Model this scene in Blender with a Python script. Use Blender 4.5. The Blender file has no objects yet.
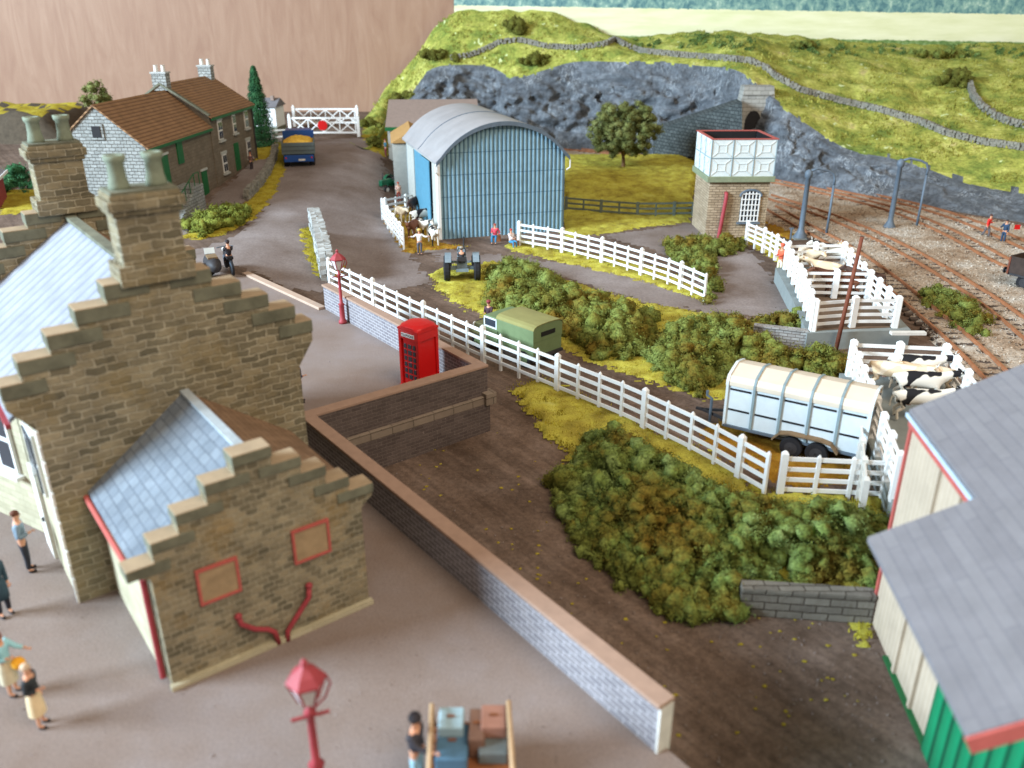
import bpy, math, random
import numpy as np
from mathutils import Vector, Matrix, noise
from mathutils.bvhtree import BVHTree
random.seed(7); RNG = np.random.default_rng(7)
C = bpy.context.scene.collection
R = math.radians
# ------------------------------------------------------------------ camera
F = 850.0; YH = 10.0; H = 14.0
PITCH = math.atan((384 - YH) / F); CP, SP = math.cos(PITCH), math.sin(PITCH)
cam = bpy.data.cameras.new('camera'); camo = bpy.data.objects.new('camera', cam); C.objects.link(camo)
camo.location = (0, 0, H); camo.rotation_euler = (R(90) - PITCH, 0, 0)
cam.sensor_width = 36; cam.lens = F / 1024 * 36; cam.clip_end = 600; cam.clip_start = 0.2
cam.dof.use_dof = True; cam.dof.focus_distance = 42; cam.dof.aperture_fstop = 0.0299 / 0.15
bpy.context.scene.camera = camo
# ------------------------------------------------------------------ world + lamps
w = bpy.data.worlds.new('World'); bpy.context.scene.world = w; w.use_nodes = True
w.node_tree.nodes['Background'].inputs[0].default_value = (1.0, 0.90, 0.80, 1)
w.node_tree.nodes['Background'].inputs[1].default_value = 0.38
def area(name, loc, target, sx, sy, power, col):
    l = bpy.data.lights.new(name, 'AREA'); l.shape = 'RECTANGLE'; l.size = sx; l.size_y = sy; l.energy = power; l.color = col
    o = bpy.data.objects.new(name, l); C.objects.link(o); o.location = loc
    o.rotation_euler = (Vector(target) - Vector(loc)).to_track_quat('-Z', 'Y').to_euler()
    return o
area('window_light', (-138, -12, 62), (0, 45, 0), 60, 38, 800000, (0.66, 0.84, 1.0))
area('room_light', (50, -30, 95), (0, 50, 0), 70, 70, 110000, (1.0, 0.84, 0.66))
vs = bpy.context.scene.view_settings
vs.view_transform = 'Standard'; vs.look = 'None'; vs.gamma = 1; vs.exposure = 0.05
# ------------------------------------------------------------------ projection helpers (pixel -> point on a surface)
def ray(px, py):
    u = (px - 512) / F; v = (384 - py) / F
    return Vector((u, CP + v * SP, -SP + v * CP))
def P(px, py, z=0.0):
    d = ray(px, py); t = (z - H) / d[2]; return Vector((d[0] * t, d[1] * t, z))
def ss(t):
    t = max(0.0, min(1.0, t)); return t * t * (3 - 2 * t)
def gz(X, Y): return -1.5 + 1.5 * ss((-X - 9) / 8) + 1.5 * ss((Y - 60) / 30) * ss((-X - 8) / 6)
def G(px, py):
    d = ray(px, py); t = 5.0
    while t < 400:
        if H + d[2] * t < gz(d[0] * t, d[1] * t): break
        t += 0.05
    return Vector((d[0] * t, d[1] * t, gz(d[0] * t, d[1] * t)))
def atY(px, py, Y):
    d = ray(px, py); t = Y / d[1]; return Vector((d[0] * t, Y, H + d[2] * t))
AR = R(37.5); CA, SA = math.cos(AR), math.sin(AR)
def fromL(x, y, z=0): return Vector((x * CA - y * SA, x * SA + y * CA, z))
# ------------------------------------------------------------------ materials
def srgb(r, g, b):
    f = lambda c: (c / 255 / 12.92) if c / 255 <= 0.04045 else ((c / 255 + 0.055) / 1.055) ** 2.4
    return (f(r), f(g), f(b), 1)
class NT:
    def __init__(s, name, rough=0.8, spec=0.3):
        s.m = bpy.data.materials.new(name); s.m.use_nodes = True; s.t = s.m.node_tree; s.n = s.t.nodes; s.l = s.t.links
        s.b = s.n['Principled BSDF']; s.b.inputs['Roughness'].default_value = rough
        s.b.inputs['Specular IOR Level'].default_value = spec
    def node(s, kind, **kw):
        n = s.n.new(kind)
        for k, v in kw.items():
            if k in n.inputs: n.inputs[k].default_value = v
            else: setattr(n, k, v)
        return n
    def coord(s, which='Object'):
        return s.node('ShaderNodeTexCoord').outputs[which]
    def geo(s): return s.node('ShaderNodeNewGeometry').outputs['Position']
    def noise(s, vec, scale, detail=4, rough=0.6, dist=0):
        n = s.node('ShaderNodeTexNoise'); n.inputs['Scale'].default_value = scale; n.inputs['Detail'].default_value = detail
        n.inputs['Roughness'].default_value = rough; n.inputs['Distortion'].default_value = dist
        s.l.new(vec, n.inputs['Vector']); return n.outputs['Fac']
    def ramp(s, fac, stops, interp='LINEAR'):
        n = s.node('ShaderNodeValToRGB'); n.color_ramp.interpolation = interp; e = n.color_ramp.elements
        e[0].position, e[0].color = stops[0]; e[1].position, e[1].color = stops[-1]
        for p, c in stops[1:-1]:
            x = e.new(p); x.color = c
        s.l.new(fac, n.inputs[0]); return n.outputs[0]
    def mix(s, a, b, fac, mode='MIX'):
        n = s.node('ShaderNodeMix', data_type='RGBA', blend_type=mode)
        for i, v in ((6, a), (7, b), (0, fac)):
            if hasattr(v, 'is_linked') or isinstance(v, bpy.types.NodeSocket): s.l.new(v, n.inputs[i])
            else: n.inputs[i].default_value = v
        return n.outputs[2]
    def math(s, op, a, b=0.0):
        n = s.node('ShaderNodeMath', operation=op)
        for i, v in ((0, a), (1, b)):
            if isinstance(v, bpy.types.NodeSocket): s.l.new(v, n.inputs[i])
            else: n.inputs[i].default_value = v
        return n.outputs[0]
    def bump(s, h, strength=0.5, dist=0.05):
        n = s.node('ShaderNodeBump'); n.inputs['Strength'].default_value = strength; n.inputs['Distance'].default_value = dist
        s.l.new(h, n.inputs['Height']); s.l.new(n.outputs[0], s.b.inputs['Normal'])
    def scaled(s, vec, sc):
        n = s.node('ShaderNodeMapping'); n.inputs['Scale'].default_value = sc; s.l.new(vec, n.inputs['Vector']); return n.outputs[0]
    def done(s, col):
        if isinstance(col, bpy.types.NodeSocket): s.l.new(col, s.b.inputs['Base Color'])
        else: s.b.inputs['Base Color'].default_value = col
        return s.m
def g(c, k):  return (min(1, c[0] * k), min(1, c[1] * k), min(1, c[2] * k), 1)
def plain(name, c, rough=0.6, var=0.22, scale=3.0, bump=0.2, spec=0.3, metal=0.0):
    n = NT(name, rough, spec); n.b.inputs['Metallic'].default_value = metal
    p = n.geo(); f = n.noise(p, scale, 6, 0.65)
    col = n.ramp(f, [(0.3, g(c, 1 - var)), (0.5, c), (0.72, g(c, 1 + var))])
    if bump: n.bump(n.noise(p, scale * 8, 4), bump, 0.02)
    return n.done(col)
def masonry(name, c1, c2, mortar, bw, bh, ms=0.03, distort=0.03, bump=0.6, stain=0.35, coord='UV', tint=None, offset=0.5, nscale=1.2):
    n = NT(name, 0.9, 0.15); uv = n.coord(coord)
    nz = n.node('ShaderNodeTexNoise'); nz.inputs['Scale'].default_value = 3.0; nz.inputs['Detail'].default_value = 3
    n.l.new(uv, nz.inputs['Vector'])
    sub = n.node('ShaderNodeVectorMath', operation='SUBTRACT'); n.l.new(nz.outputs['Color'], sub.inputs[0]); sub.inputs[1].default_value = (0.5, 0.5, 0.5)
    sc = n.node('ShaderNodeVectorMath', operation='SCALE'); n.l.new(sub.outputs[0], sc.inputs[0]); sc.inputs['Scale'].default_value = distort * 2
    ad = n.node('ShaderNodeVectorMath', operation='ADD'); n.l.new(uv, ad.inputs[0]); n.l.new(sc.outputs[0], ad.inputs[1])
    b = n.node('ShaderNodeTexBrick'); b.offset = offset
    b.inputs['Scale'].default_value = 1.0; b.inputs['Brick Width'].default_value = bw; b.inputs['Row Height'].default_value = bh
    b.inputs['Mortar Size'].default_value = ms; b.inputs['Mortar Smooth'].default_value = 0.4; b.inputs['Bias'].default_value = 0
    b.inputs['Color1'].default_value = c1; b.inputs['Color2'].default_value = c2; b.inputs['Mortar'].default_value = mortar
    n.l.new(ad.outputs[0], b.inputs['Vector'])
    f = n.noise(n.geo(), nscale, 6, 0.7)
    dk = n.ramp(f, [(0.32, (1 - stain, 1 - stain, 1 - stain, 1)), (0.7, (1 + stain * .3,) * 3 + (1,))])
    col = n.mix(b.outputs['Color'], dk, 1.0, 'MULTIPLY')
    if tint:  # patches of ochre stone
        f2 = n.noise(n.geo(), 0.8, 5, 0.7); k = n.ramp(f2, [(0.5, (0, 0, 0, 1)), (0.68, (1, 1, 1, 1))])
        col = n.mix(col, tint, n.math('MULTIPLY', k, 0.5))
    hh = n.math('SUBTRACT', n.noise(n.geo(), 9, 4), n.math('MULTIPLY', b.outputs['Fac'], 1.6))
    n.bump(hh, bump, 0.04)
    return n.done(col)
def stripes(name, c1, c2, period, axis=0, rough=0.5, bump=0.8, stain=0.2, cross=None, metal=0.0):
    """corrugations / boards running across the uv axis given"""
    n = NT(name, rough, 0.3); n.b.inputs['Metallic'].default_value = metal
    sp = n.node('ShaderNodeSeparateXYZ'); n.l.new(n.coord('UV'), sp.inputs[0])
    u = sp.outputs[axis]; v = sp.outputs[1 - axis]
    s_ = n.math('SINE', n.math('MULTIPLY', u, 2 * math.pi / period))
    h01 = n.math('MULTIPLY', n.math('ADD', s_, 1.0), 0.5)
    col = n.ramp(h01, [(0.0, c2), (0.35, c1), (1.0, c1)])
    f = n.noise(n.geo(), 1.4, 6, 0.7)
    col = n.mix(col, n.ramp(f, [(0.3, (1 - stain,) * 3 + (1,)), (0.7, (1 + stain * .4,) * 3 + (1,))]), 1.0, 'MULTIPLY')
    if cross:
        fr = n.math('FRACT', n.math('DIVIDE', v, cross)); k = n.math('LESS_THAN', fr, 0.035)
        col = n.mix(col, c2, n.math('MULTIPLY', k, 0.8))
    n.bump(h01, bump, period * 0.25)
    return n.done(col)
def slate(name, c1, c2, joint, bw=0.5, bh=0.3, stain=.25):
    return masonry(name, c1, c2, joint, bw, bh, 0.018, 0.006, 0.5, stain)
def ground_mat(name, stops, scale=0.6, fine=14, bump=0.5, speck=None, rough=0.95, detail_amt=0.35, ruts=0.0):
    n = NT(name, rough, 0.1); p = n.geo()
    col = n.ramp(n.noise(p, scale, 7, 0.65), stops)
    fn = n.noise(p, fine, 5, 0.75)
    if ruts:
        mp = n.node('ShaderNodeMapping'); mp.inputs['Rotation'].default_value = (0, 0, R(-37.5)); n.l.new(p, mp.inputs['Vector'])
        mp2 = n.scaled(mp.outputs[0], (2.2, .12, 1)); rt_ = n.noise(mp2, 1.0, 4, 0.6, 0.4)
        col = n.mix(col, n.ramp(rt_, [(0.35, (1 - ruts,) * 3 + (1,)), (0.65, (1 + ruts,) * 3 + (1,))]), 1.0, 'MULTIPLY')
    col = n.mix(col, n.ramp(fn, [(0.3, (1 - detail_amt,) * 3 + (1,)), (0.7, (1 + detail_amt,) * 3 + (1,))]), 1.0, 'MULTIPLY')
    if speck:
        k = n.ramp(n.noise(p, speck[1], 2, 0.5), [(speck[2], (0, 0, 0, 1)), (speck[2] + 0.03, (1, 1, 1, 1))])
        col = n.mix(col, speck[0], k)
    n.bump(fn, bump, 0.04)
    return n.done(col)
def foliage(name, stops, scale=1.3):
    n = NT(name, 0.9, 0.1); p = n.geo()
    col = n.ramp(n.noise(p, scale, 4, 0.7), stops)
    f = n.noise(p, 11, 3, 0.6)
    col = n.mix(col, n.ramp(f, [(0.3, (.5, .5, .46, 1)), (0.7, (1.45, 1.45, 1.35, 1))]), 1.0, 'MULTIPLY')
    return n.done(col)
M = {}
M['yard'] = ground_mat('earth_road', [(0.30, srgb(82, 66, 55)), (0.5, srgb(104, 87, 76)), (0.72, srgb(124, 107, 97))], 0.35, 7, 0.8, (srgb(150, 130, 40), 1.6, 0.80), ruts=.22)
M['road'] = ground_mat('worn_road', [(0.30, srgb(112, 98, 90)), (0.5, srgb(130, 118, 113)), (0.72, srgb(148, 138, 135))], 0.2, 7, 0.5, None, 0.9, 0.22)
M['track_mud'] = ground_mat('rutted_mud', [(0.30, srgb(66, 48, 38)), (0.5, srgb(88, 68, 56)), (0.72, srgb(108, 88, 74))], 0.35, 10, 0.6)
M['platform'] = ground_mat('platform_paving', [(0.30, srgb(122, 105, 95)), (0.5, srgb(131, 117, 110)), (0.72, srgb(139, 129, 127))], 0.22, 20, 0.4, None, 0.9, 0.30)
M['grass'] = ground_mat('grass_mat', [(0.3, srgb(124, 110, 46)), (0.45, srgb(160, 148, 62)), (0.6, srgb(184, 176, 74)), (0.75, srgb(196, 194, 106))], 0.9, 16, 0.9)
M['verge'] = ground_mat('verge_mat', [(0.3, srgb(126, 108, 36)), (0.5, srgb(160, 142, 46)), (0.7, srgb(174, 162, 70))], 1.2, 14, 0.9)
M['straw'] = ground_mat('straw_mat', [(0.3, srgb(112, 76, 26)), (0.5, srgb(150, 108, 34)), (0.72, srgb(178, 140, 56))], 1.2, 16, 0.9)
M['hill'] = ground_mat('hill_grass', [(0.28, srgb(84, 102, 50)), (0.40, srgb(118, 130, 60)), (0.50, srgb(150, 152, 72)), (0.60, srgb(178, 178, 94)), (0.70, srgb(176, 160, 112))], 0.3, 3.2, 1.0, (srgb(196, 206, 150), 1.1, 0.69), 0.95, 0.55)
M['ballast'] = ground_mat('ballast', [(0.3, srgb(136, 110, 86)), (0.5, srgb(168, 152, 134)), (0.7, srgb(190, 184, 174))], 0.3, 7, 1.0, None, 0.95, 0.55)
M['blade'] = foliage('grass_blades', [(0.3, srgb(110, 100, 28)), (0.5, srgb(158, 144, 40)), (0.7, srgb(184, 178, 66))])
M['hillblade'] = foliage('hill_tufts', [(0.3, srgb(88, 98, 44)), (0.5, srgb(138, 136, 62)), (0.7, srgb(178, 172, 98))], 0.6)
M['hedge'] = foliage('hedge_leaf', [(0.36, srgb(112, 92, 36)), (0.45, srgb(112, 106, 48)), (0.53, srgb(108, 124, 64)), (0.64, srgb(134, 152, 96))], 0.34)
M['scrub'] = foliage('crest_scrub_leaf', [(0.34, srgb(62, 84, 46)), (0.5, srgb(84, 108, 60)), (0.66, srgb(120, 140, 84))])
M['hedge2'] = foliage('bramble_leaf', [(0.36, srgb(112, 92, 36)), (0.5, srgb(104, 108, 50)), (0.64, srgb(122, 134, 74))], 0.42)
M['darkbush'] = foliage('dark_bush_leaf', [(0.34, srgb(74, 70, 30)), (0.5, srgb(92, 92, 40)), (0.66, srgb(118, 120, 58))])
M['tree'] = foliage('tree_leaf', [(0.34, srgb(86, 90, 50)), (0.5, srgb(108, 112, 66)), (0.66, srgb(134, 138, 90))], 0.7)
M['conifer'] = foliage('conifer_needles', [(0.34, srgb(30, 62, 42)), (0.5, srgb(48, 88, 58)), (0.7, srgb(70, 112, 74))])
M['yellowbush'] = foliage('yellow_bush', [(0.34, srgb(80, 84, 34)), (0.5, srgb(102, 108, 46)), (0.7, srgb(134, 136, 62))])
M['wood'] = None
def make_wood():
    n = NT('plywood_board', 0.55, 0.3); p = n.geo()
    a = n.noise(n.scaled(p, (.55, 1, 0.09)), 1.0, 6, 0.6, 2.2)
    b = n.noise(n.scaled(p, (6, 1, 0.12)), 1.6, 4, 0.7)
    col = n.ramp(a, [(0.3, srgb(142, 108, 87)), (0.5, srgb(149, 116, 94)), (0.7, srgb(156, 124, 102))])
    col = n.mix(col, n.ramp(b, [(0.3, (.98, .977, .975, 1)), (0.7, (1.015, 1.015, 1.015, 1))]), 1.0, 'MULTIPLY')
    return n.done(col)
M['wood'] = make_wood()
def make_print():
    n = NT('printed_landscape', 0.6, 0.2); p = n.geo(); sp = n.node('ShaderNodeSeparateXYZ'); n.l.new(p, sp.inputs[0])
    z = sp.outputs[2]; x = sp.outputs[0]
    zz = n.math('ADD', z, n.math('MULTIPLY', x, 0.0145))
    edge = n.math('ADD', zz, n.math('MULTIPLY', n.math('SUBTRACT', n.noise(p, 1.4, 5, .7), 0.5), 0.5))
    trees = n.ramp(n.noise(n.scaled(p, (1.0, 1, 0.8)), 0.9, 8, 0.78, .3), [(0.32, srgb(60, 92, 100)), (0.45, srgb(92, 130, 134)), (0.56, srgb(136, 168, 156)), (0.68, srgb(204, 218, 200))])
    field = n.ramp(n.noise(n.scaled(p, (0.2, 1, 1.5)), 1.0, 4, .6), [(0.3, srgb(214, 214, 170)), (0.7, srgb(232, 230, 196))])
    low = n.ramp(n.noise(p, 1.8, 6, .7), [(0.3, srgb(74, 104, 62)), (0.5, srgb(112, 138, 76)), (0.7, srgb(164, 182, 130))])
    c = n.mix(low, field, n.math('GREATER_THAN', edge, 11.15))
    c = n.mix(c, trees, n.math('GREATER_THAN', edge, 14.45))
    return n.done(c)
M['print'] = make_print()
def make_rock():
    n = NT('painted_rock', 0.6, 0.35); p = n.geo()
    a = n.noise(n.scaled(p, (.8, .8, 1.7)), 0.5, 9, 0.75, 0.6)
    col = n.ramp(a, [(0.30, srgb(66, 69, 74)), (0.44, srgb(92, 97, 103)), (0.55, srgb(112, 118, 125)), (0.66, srgb(136, 142, 148)), (0.76, srgb(178, 184, 188))])
    # thin pale streaks where the dry-brushed ridges catch the paint
    w1 = n.noise(n.scaled(p, (1, 1, .45)), 0.9, 7, 0.7, 1.2)
    r1 = n.math('ABSOLUTE', n.math('SUBTRACT', w1, 0.5)); k = n.ramp(r1, [(0.0, (1, 1, 1, 1)), (0.022, (0, 0, 0, 1))])
    m_ = n.ramp(n.noise(p, 0.35, 3, 0.6), [(0.46, (0, 0, 0, 1)), (0.62, (1, 1, 1, 1))])
    col = n.mix(col, srgb(206, 212, 216), n.math('MULTIPLY', n.math('MULTIPLY', k, m_), 0.8))
    w2 = n.noise(n.scaled(p, (1.4, 1.4, .6)), 1.3, 5, 0.7, .8); r2 = n.math('ABSOLUTE', n.math('SUBTRACT', w2, 0.47)); k2 = n.ramp(r2, [(0.0, (1, 1, 1, 1)), (0.02, (0, 0, 0, 1))])
    col = n.mix(col, srgb(52, 52, 56), n.math('MULTIPLY', k2, 0.5))
    n.bump(n.math('ADD', n.math('MULTIPLY', a, 1.6), n.math('SUBTRACT', n.noise(p, 2.2, 8, 0.8), n.math('MULTIPLY', k2, .5))), 0.7, 0.35); return n.done(col)
M['rock'] = make_rock()
M['station_stone'] = masonry('station_stone', srgb(150, 139, 114), srgb(108, 102, 84), srgb(176, 167, 144), 0.50, 0.20, 0.024, 0.09, 1.0, 0.4, tint=srgb(140, 122, 84))
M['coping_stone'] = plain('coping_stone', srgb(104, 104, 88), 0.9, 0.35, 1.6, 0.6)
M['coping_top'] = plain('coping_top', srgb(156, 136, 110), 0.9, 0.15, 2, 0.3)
M['annex_stone'] = masonry('annex_rubble', srgb(154, 142, 116), srgb(106, 100, 82), srgb(166, 157, 134), 0.27, 0.16, 0.018, 0.07, 0.9, 0.35, tint=srgb(150, 120, 66))
M['cream_wall'] = masonry('cream_side_wall', srgb(186, 178, 152), srgb(170, 162, 136), srgb(168, 158, 132), 0.6, 0.22, 0.014, 0.02, 0.4, 0.15)
M['slate_light'] = stripes('pale_slate', srgb(146, 149, 158), srgb(128, 131, 140), 0.55, 0, 0.85, 0.25, 0.2)
M['slate_small'] = slate('small_slate', srgb(124, 132, 140), srgb(112, 120, 129), srgb(98, 105, 114), 0.42, 0.26)
M['slate_shaded'] = slate('shaded_slate', srgb(146, 118, 94), srgb(128, 102, 80), srgb(98, 78, 62), 0.42, 0.26)  # brown copy of the slate, shade painted into the right-hand slopes
M['slate_shed'] = masonry('shed_slate', srgb(120, 117, 119), srgb(113, 110, 113), srgb(102, 100, 105), 3.0, 0.26, 0.012, 0.01, 0.25, 0.14)
M['tiles'] = stripes('brown_tiles', srgb(146, 112, 80), srgb(106, 76, 54), 0.30, 1, 0.85, 0.7, 0.3)
M['white_stone'] = masonry('pale_stone', srgb(162, 164, 160), srgb(142, 144, 140), srgb(104, 100, 94), 0.44, 0.23, 0.022, 0.05, 0.9, 0.25)  # pale grey masonry for the barn gable, steps and cottage chimneys
M['grey_render'] = masonry('grey_rough_wall', srgb(124, 112, 96), srgb(112, 101, 86), srgb(106, 94, 80), 0.5, 0.25, 0.02, 0.04, 0.5, 0.2)
M['brick'] = masonry('blue_grey_brick', srgb(134, 128, 130), srgb(118, 113, 117), srgb(178, 174, 176), 0.44, 0.15, 0.018, 0.002, 0.5, 0.12)
M['coping_pink'] = plain('pink_coping', srgb(154, 127, 110), 0.9, 0.1, 3, 0.2)
M['darkbrick'] = masonry('dark_brick', srgb(98, 86, 82), srgb(84, 73, 70), srgb(112, 100, 94), 0.4, 0.14, 0.014, 0.01, 0.5, 0.25)
M['plinth'] = masonry('plinth_stone', srgb(138, 124, 110), srgb(124, 110, 98), srgb(86, 76, 66), 0.9, 0.5, 0.02, 0.01, 0.4, 0.2)
M['kerb'] = plain('kerb_stone', srgb(176, 152, 134), 0.85, 0.1, 3, 0.2)
M['drystone'] = plain('dry_stone', srgb(128, 124, 114), 0.95, 0.4, 2.2, 0.7)
M['limestone'] = plain('pale_limestone', srgb(164, 164, 160), 0.95, 0.2, 2.2, 0.7)
M['blockwall'] = masonry('retaining_block', srgb(128, 122, 112), srgb(108, 102, 94), srgb(66, 58, 50), 0.7, 0.25, 0.02, 0.02, 0.7, 0.25)
M['pale_block'] = masonry('pale_block', srgb(168, 166, 162), srgb(146, 142, 138), srgb(120, 112, 106), 0.4, 0.16, 0.02, 0.02, 0.7, 0.25)
M['darkstone'] = masonry('dark_random_stone', srgb(92, 98, 98), srgb(74, 80, 80), srgb(54, 58, 60), 0.55, 0.35, 0.04, 0.12, 0.9, 0.3)
M['tunnel_stone'] = masonry('tunnel_stone', srgb(170, 168, 160), srgb(150, 148, 142), srgb(116, 114, 108), 0.8, 0.4, 0.02, 0.03, 0.6, 0.2)
M['tower_stone'] = masonry('tower_stone', srgb(184, 165, 140), srgb(158, 139, 114), srgb(124, 108, 88), 0.50, 0.19, 0.022, 0.02, 0.8, 0.2)
M['tank'] = plain('pale_tank_iron', srgb(204, 212, 212), 0.5, 0.06, 1.5, 0.08)
M['tank_line'] = plain('tank_joint', srgb(128, 146, 152), 0.6, 0.1)
M['slab_green'] = plain('green_grey_slab', srgb(126, 134, 108), 0.8, 0.15)
M['white'] = plain('white_paint', srgb(226, 226, 224), 0.55, 0.04, 3, 0.1)
M['white_dull'] = plain('white_weathered', srgb(204, 200, 192), 0.6, 0.12, 3, 0.1)
M['red'] = plain('post_box_red', srgb(196, 22, 22), 0.4, 0.06, 2, 0.05, 0.4)
M['maroon'] = plain('faded_red_paint', srgb(150, 58, 64), 0.55, 0.15, 3, 0.1)
M['trimred'] = plain('pink_red_trim', srgb(170, 84, 76), 0.6, 0.12, 3, 0.1)
M['green_trim'] = plain('green_trim', srgb(26, 92, 50), 0.5, 0.1)
M['teal_door'] = stripes('green_boarded_door', srgb(20, 118, 78), srgb(8, 66, 44), 0.5, 0, 0.5, 0.4, 0.15)
M['cream_boards'] = stripes('cream_boards', srgb(176, 160, 140), srgb(168, 151, 130), 0.22, 0, 0.7, 0.1, 0.14)
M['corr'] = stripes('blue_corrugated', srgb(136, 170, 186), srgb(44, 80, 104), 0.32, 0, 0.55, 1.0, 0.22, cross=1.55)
M['corr_roof'] = plain('grey_tin_roof', srgb(150, 147, 147), 0.55, 0.14, 0.5, 0.1)
M['blue_door'] = plain('bright_blue_door', srgb(82, 134, 156), 0.5, 0.12)
M['pale_grey'] = plain('pale_grey_board', srgb(168, 168, 160), 0.8, 0.1)
M['brown_roof'] = plain('brown_felt_roof', srgb(140, 122, 112), 0.9, 0.12)
M['tan_roof'] = plain('tan_roof', srgb(166, 128, 78), 0.9, 0.15)
M['dark'] = plain('near_black', srgb(28, 26, 28), 0.6, 0.2)
M['glass'] = plain('dark_glass', srgb(48, 54, 62), 0.12, 0.1, 2, 0, 0.6)
M['iron'] = plain('grey_iron', srgb(92, 104, 116), 0.5, 0.15)
M['iron_dark'] = plain('dark_iron', srgb(52, 50, 52), 0.6, 0.25)
M['rust'] = plain('rusty_steel', srgb(112, 62, 44), 0.8, 0.3, 3, 0.3)
M['rail'] = plain('rusty_rail', srgb(150, 98, 66), 0.6, 0.25, 2, 0.1)
M['sleeper'] = plain('dark_sleeper', srgb(78, 66, 58), 0.9, 0.3, 3, 0.4)
M['tyre'] = plain('tyre_rubber', srgb(34, 33, 36), 0.85, 0.15)
M['lorry_blue'] = plain('lorry_blue', srgb(34, 70, 130), 0.4, 0.1)
M['lorry_grey'] = plain('lorry_grey_board', srgb(84, 92, 90), 0.7, 0.12)
M['grain'] = ground_mat('yellow_grain', [(0.3, srgb(190, 140, 40)), (0.7, srgb(226, 186, 84))], 2, 9, 1)
M['tractor_green'] = plain('tractor_green', srgb(20, 92, 62), 0.45, 0.12)
M['tractor_grey'] = plain('tractor_grey', srgb(120, 134, 142), 0.5, 0.15)
M['jeep_green'] = plain('jeep_green', srgb(104, 120, 84), 0.5, 0.08)
M['canvas'] = plain('olive_canvas', srgb(130, 126, 78), 0.9, 0.1, 1.5, 0.3)
M['trailer'] = plain('trailer_aluminium', srgb(204, 214, 218), 0.42, 0.07, 1.5, 0.08)
M['trailer_roof'] = plain('trailer_cream_roof', srgb(208, 196, 178), 0.6, 0.07, 1.0, 0.1)
M['mudguard'] = plain('dusty_mudguard', srgb(122, 100, 74), 0.8, 0.2)
M['wagon'] = plain('dark_wagon_planks', srgb(62, 50, 44), 0.85, 0.25)
M['concrete'] = plain('dock_concrete', srgb(128, 134, 132), 0.9, 0.12, 1.5, 0.3)
M['greywood'] = plain('weathered_grey_wood', srgb(98, 106, 96), 0.9, 0.25)
M['bark'] = plain('bark', srgb(130, 100, 70), 0.95, 0.3, 4, 0.6)
M['skin'] = plain('painted_skin', srgb(206, 152, 122), 0.6, 0.06)
M['wood_brown'] = plain('varnished_wood', srgb(128, 78, 46), 0.6, 0.2)
M['wood_pale'] = plain('pale_wood', srgb(178, 148, 114), 0.6, 0.12)
M['pot'] = plain('chimney_pot_stone', srgb(122, 130, 112), 0.85, 0.2)
CM = {}
def colr(name, r, gg, b, rough=0.7):
    if name not in CM: CM[name] = plain(name, srgb(r, gg, b), rough, 0.12, 5, 0.1)
    return CM[name]
def cow_mat(name, base, patch, thr=0.53, sc=1.6):
    n = NT(name, 0.8, 0.2); p = n.coord('Object')
    k = n.ramp(n.noise(p, sc, 1, 0.4), [(thr, (0, 0, 0, 1)), (thr + 0.02, (1, 1, 1, 1))])
    c = n.mix(base, patch, k); return n.done(c)
M['cow_bw'] = cow_mat('white_coat_black_patches', srgb(214, 206, 192), srgb(30, 28, 30))
M['cow_cream'] = cow_mat('cream_coat', srgb(206, 182, 150), srgb(218, 200, 176))
M['cow_brown'] = cow_mat('brown_coat', srgb(104, 66, 48), srgb(84, 52, 38))
M['cow_dark'] = cow_mat('dark_brown_coat', srgb(82, 62, 54), srgb(64, 48, 42))
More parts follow.
